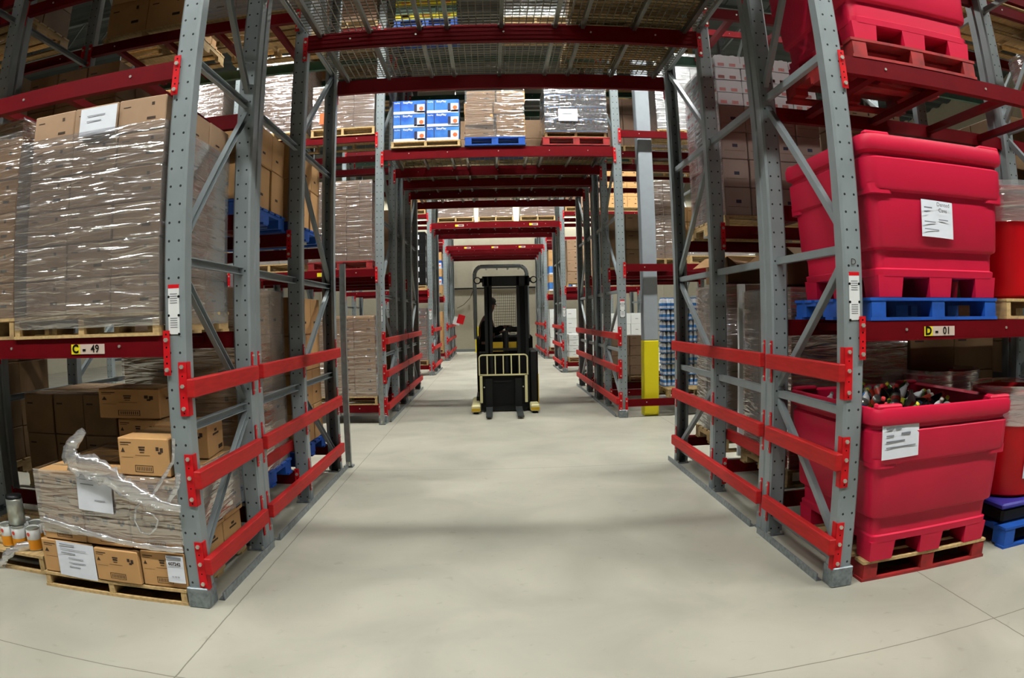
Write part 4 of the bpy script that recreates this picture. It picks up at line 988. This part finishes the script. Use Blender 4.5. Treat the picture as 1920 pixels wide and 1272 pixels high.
tp('carriage', MB().box(-.39, .32, .02, .08, .12, .60, 'black').box(-.42, .35, .03, .1, .02, .14, 'black_paint').box(-.2, .1, .01, .02, .5, .52, 'black_paint').cyl((-.36, .02, .42), (-.36, .0, .42), .012, 'bolt').cyl((.29, .02, .42), (.29, .0, .42), .012, 'bolt'))
for x0, x1 in ((-.33, -.2), (.21, .40)):
    m_ = MB(); m_.box(x0, x0+.05, .1, .24, .04, 2.26, 'black_paint').box(x1-.05, x1, .1, .24, .04, 2.26, 'black_paint').box(x0, x1, .17, .2, .04, 2.26, 'black'); tp('mast_rail', m_)
tp('mast_crossbar', MB().box(-.36, .43, .1, .26, 2.10, 2.27, 'black_paint', .01).box(-.45, .52, .14, .2, 2.17, 2.24, 'black_paint'))
tp('mast_cylinder', MB().cyl((.03, .2, .1), (.03, .2, 1.35), .035, 'black_paint').box(-.25, .25, .12, .22, 1.02, 1.06, 'black_paint'))
for x in (-.44, .5):
    h_ = tp('work_light', MB().cyl((x, .08, 2.2), (x, .16, 2.2), .06, 'black_paint', n=16)); tp('light_lens', MB().cyl((x, .07, 2.2), (x, .08, 2.2), .042, 'lens', n=16), 'round white lens', par=h_)
g_ = MB()
g_.tube([(-.5, .75, 1.2), (-.5, .75, 2.36), (-.47, .75, 2.43), (-.40, .75, 2.48), (.32, .75, 2.48), (.39, .75, 2.43), (.42, .75, 2.36), (.42, .75, 1.2)], .035, 'steel', 10)
for x in (-.3, -.1, .1, .3): g_.bar((x, .75, 2.48), (x, 1.5, 2.48), .03, .03, 'steel')
tp('overhead_guard', g_, 'grey rounded tube overhead guard')
gr = MB()
for i in range(12): gr.bar((-.16+.036*i, 1.58, 1.35), (-.16+.036*i, 1.58, 2.02), .006, .006, 'black')
for i in range(13): gr.bar((-.16, 1.585, 1.37+.052*i), (.24, 1.585, 1.37+.052*i), .006, .006, 'black')
tp('rear_grille', gr)
tp('truck_body', MB().box(-.45, .53, .30, .42, .05, 1.0, 'black', .02).box(.40, .55, .12, .9, .1, 1.02, 'black_paint', .03).box(-.5, .53, 1.2, 1.75, .08, 1.25, 'black', .04).box(-.5, .53, .42, 1.25, .08, .22, 'black_paint'))
tp('yellow_panel', MB().box(-.2, -.03, .27, .30, 1.0, 1.16, 'truck_yellow'), 'dark yellow panel'); tp('yellow_panel', MB().box(.06, .2, .27, .30, 1.02, 1.16, 'truck_yellow'), 'dark yellow panel')
tp('side_stripe', MB().box(.545, .556, .10, .5, .12, .62, 'truck_yellow'))
tp('control_console', MB().box(.02, .24, .45, .7, 1.32, 1.41, 'black_paint', .02).box(-.04, .04, .5, .6, .9, 1.33, 'black_paint').box(.09, .2, .44, .45, 1.27, 1.31, 'white'))
for x in (-.50, .47):
    tp('outrigger', MB().box(x-.075, x+.075, -.25, 1.0, .035, .15, 'cream', .02).box(x-.07, x+.07, -.26, -.25, .05, .10, 'truck_yellow')); [tp('outrigger_wheel', MB().cyl((x-.04, q, .05), (x+.04, q, .05), .05, 'black', n=16)) for q in (0, -.16)]
tp('drive_wheel', MB().cyl((-.06, 1.5, .15), (.06, 1.5, .15), .15, 'black', n=20))

def skin(verts, edges, name, m, parent, loc, sub=2, root=0):
    me = bpy.data.meshes.new(name+'_cage'); me.from_pydata([v[:3] for v in verts], edges, [])
    o = bpy.data.objects.new(name+'_cage', me); COL.objects.link(o)
    sk = o.modifiers.new('s', 'SKIN'); sk.use_smooth_shade = True
    for i, v in enumerate(verts):
        d = me.skin_vertices[0].data[i]; d.radius = v[3] if len(v) > 3 and isinstance(v[3], tuple) else (v[3], v[3]); d.use_root = i == root
    su = o.modifiers.new('d', 'SUBSURF'); su.levels = sub; su.render_levels = sub
    em = bpy.data.meshes.new_from_object(o.evaluated_get(bpy.context.evaluated_depsgraph_get()))
    bpy.data.objects.remove(o); bpy.data.meshes.remove(me)
    em.name = name; em.materials.clear(); em.materials.append(MATS[m])
    for p in em.polygons: p.use_smooth = True
    return obj(name, em, parent, loc)
# operator stands sideways facing right (+x), one hand forward on the console
pt = thing('person', 'person in dark clothes standing sideways in the forklift, hand on controls', 'person', (.03, 12.4, .22))
V = [(-.13, 0, .80, (.13, .15)), (-.14, 0, .98, (.12, .15)), (-.14, 0, 1.16, (.13, .17)), (-.12, 0, 1.30, (.10, .15)), (-.10, 0, 1.40, (.055, .055)), (-.065, 0, 1.48, (.055, .055)),
     (-.045, 0, 1.56, (.085, .075)), (-.045, 0, 1.65, (.09, .075)),
     (-.13, -.10, .76, (.09, .09)), (-.10, -.10, .42, (.065, .065)), (-.13, -.10, .06, (.045, .045)), (-.03, -.10, .03, (.035, .035)),
     (-.13, .10, .76, (.09, .09)), (-.12, .10, .42, (.065, .065)), (-.15, .10, .06, (.045, .045)), (-.05, .10, .03, (.035, .035)),
     (-.13, -.19, 1.29, (.06, .06)), (-.02, -.23, 1.12, (.05, .05)), (.17, -.16, 1.19, (.035, .035)), (.22, -.14, 1.20, (.028, .03)),
     (-.13, .19, 1.29, (.06, .06)), (-.06, .24, 1.06, (.05, .05)), (.12, .16, 1.10, (.035, .035)), (.17, .14, 1.11, (.028, .03))]
E_ = [(0,1),(1,2),(2,3),(3,4),(4,5),(5,6),(6,7),(0,8),(8,9),(9,10),(10,11),(0,12),(12,13),(13,14),(14,15),(3,16),(16,17),(17,18),(18,19),(3,20),(20,21),(21,22),(22,23)]
body = skin(V, E_, 'body', 'skin', pt, (0, 0, 0))
def garment(z0, z1, exclude_hand=True):
    pass
# clothing: the same limbs a little thicker, ending at neck and wrists; trousers and jacket
J = [(x, y, z, (r[0]+.014, r[1]+.014)) for x, y, z, r in V]
jid = [1, 2, 3, 16, 17, 18, 20, 21, 22, 0]
jv = [J[i] for i in jid]; jm = {k: i for i, k in enumerate(jid)}
skin(jv, [(jm[a], jm[b]) for a, b in [(0,1),(1,2),(2,3),(3,16),(16,17),(17,18),(3,20),(20,21),(21,22)]], 'jacket', 'cloth', pt, (0,0,0))
tid = [0, 8, 9, 10, 12, 13, 14]; jm = {k: i for i, k in enumerate(tid)}
skin([J[i] for i in tid], [(jm[a], jm[b]) for a, b in [(0,8),(8,9),(9,10),(0,12),(12,13),(13,14)]], 'trousers', 'cloth', pt, (0,0,0))
hm = MB(); hm.lathe([(.092,-.02),(.10,.03),(.09,.08),(.05,.115),(0,.125)], 'hair', 16, (-.06, 0, 1.60)); hm.box(-.15, -.075, -.07, .07, 1.52, 1.64, 'hair', .03); obj('hair', hm, pt)
fm_ = MB(); fm_.add([(.025, -.018, 1.575), (.025, .018, 1.575), (.058, 0, 1.56), (.022, 0, 1.625)], [(0,1,2), (1,3,2), (3,0,2)], 'skin', True); obj('nose', fm_, pt)
for y_ in (-.03, .03):
    ey = MB().lathe([(0,-.009),(.009,0),(0,.009)], 'white', 8, (.033, y_, 1.615)).lathe([(0,-.005),(.005,0),(0,.005)], 'black', 8, (.04, y_, 1.615)); obj('eye', ey, pt)
mo = MB().box(.02, .036, -.02, .02, 1.535, 1.545, 'drum_red', .003); obj('mouth', mo, pt)
for s_, yy in ((-1, -.078), (1, .078)):
    e_ = MB(); e_.lathe([(0,-.03),(.016,-.01),(.018,.01),(0,.03)], 'skin', 10, (-.05, yy, 1.595)); obj('ear', e_, pt)
for hx, hy, hz in ((.225, -.14, 1.20), (.175, .14, 1.11)):
    hv = [(hx, hy, hz, (.032, .018)), (hx+.06, hy, hz-.005, (.034, .015))]; he = [(0,1)]
    for k, dy in enumerate((-.03, -.01, .01, .03)):
        L_ = (.05, .058, .054, .042)[k]; a = len(hv); hv += [(hx+.075, hy+dy, hz-.006, (.009, .009)), (hx+.075+L_*.6, hy+dy, hz-.018, (.008, .008)), (hx+.075+L_*.75, hy+dy, hz-.045, (.007, .007))]; he += [(1, a), (a, a+1), (a+1, a+2)]
    a = len(hv); hv += [(hx+.02, hy+.04, hz-.01, (.01, .01)), (hx+.05, hy+.055, hz-.03, (.009, .009))]; he += [(0, a), (a, a+1)]
    skin(hv, he, 'hand', 'skin', pt, (0,0,0), 1)
for yy in (-.10, .10): obj('shoe', MB().box(-.2 if yy < 0 else -.22, .05 if yy < 0 else .03, yy-.045, yy+.045, 0, .075, 'black', .02), pt)

# ---------------------------------------------------------------- small things far down the corridor
t = thing('sign_flag', 'red and white flag sign sticking out from last rack row, left', 'sign', (-1.58, 28.0, 1.35))
obj('sign_plate', MB().box(-.02, .26, -.004, .004, -.02, .30, 'white').box(.12, .40, -.006, .006, .06, .42, 'bracket_red'), t, (0,0,0), (0, .3, 0)); obj('bracket', MB().box(-.06, 0, -.01, .01, .0, .2, 'steel'), t)
t = thing('bollard', 'yellow steel bollard by the back wall left of forklift', 'bollard', (-.70, 31.3, 0)); obj('pipe', MB().lathe([(.08,0),(.08,1.1),(.06,1.16),(0,1.18)], 'safety_yellow', 16), t); obj('flange', MB().box(-.14, .14, -.14, .14, 0, .015, 'safety_yellow'), t)

# the remaining cartons: far, small or mostly hidden ones, gathered as one object
if REST:
    bm = bmesh.new(); ms = []
    for me, loc, rz in REST:
        for m_ in me.materials:
            if m_ not in ms: ms.append(m_)
    for me, loc, rz in REST:
        n0 = len(bm.verts); f0 = len(bm.faces); bm.from_mesh(me); bm.verts.ensure_lookup_table(); bm.faces.ensure_lookup_table()
        M_ = Matrix.Translation(loc) @ Matrix.Rotation(rz, 4, 'Z')
        for v in bm.verts[n0:]: v.co = M_ @ v.co
        idx = [ms.index(q) for q in me.materials]
        for f_ in bm.faces[f0:]: f_.material_index = idx[f_.material_index]
    me = bpy.data.meshes.new('cartons'); bm.to_mesh(me); bm.free()
    for q in ms: me.materials.append(q)
    o = obj('cartons', me); tag(o, 'the many smaller brown cartons stacked on the farther rack pallets', 'cartons'); o['kind'] = 'stuff'
for o in COL.objects:
    if 'ci' in o: del o['ci']
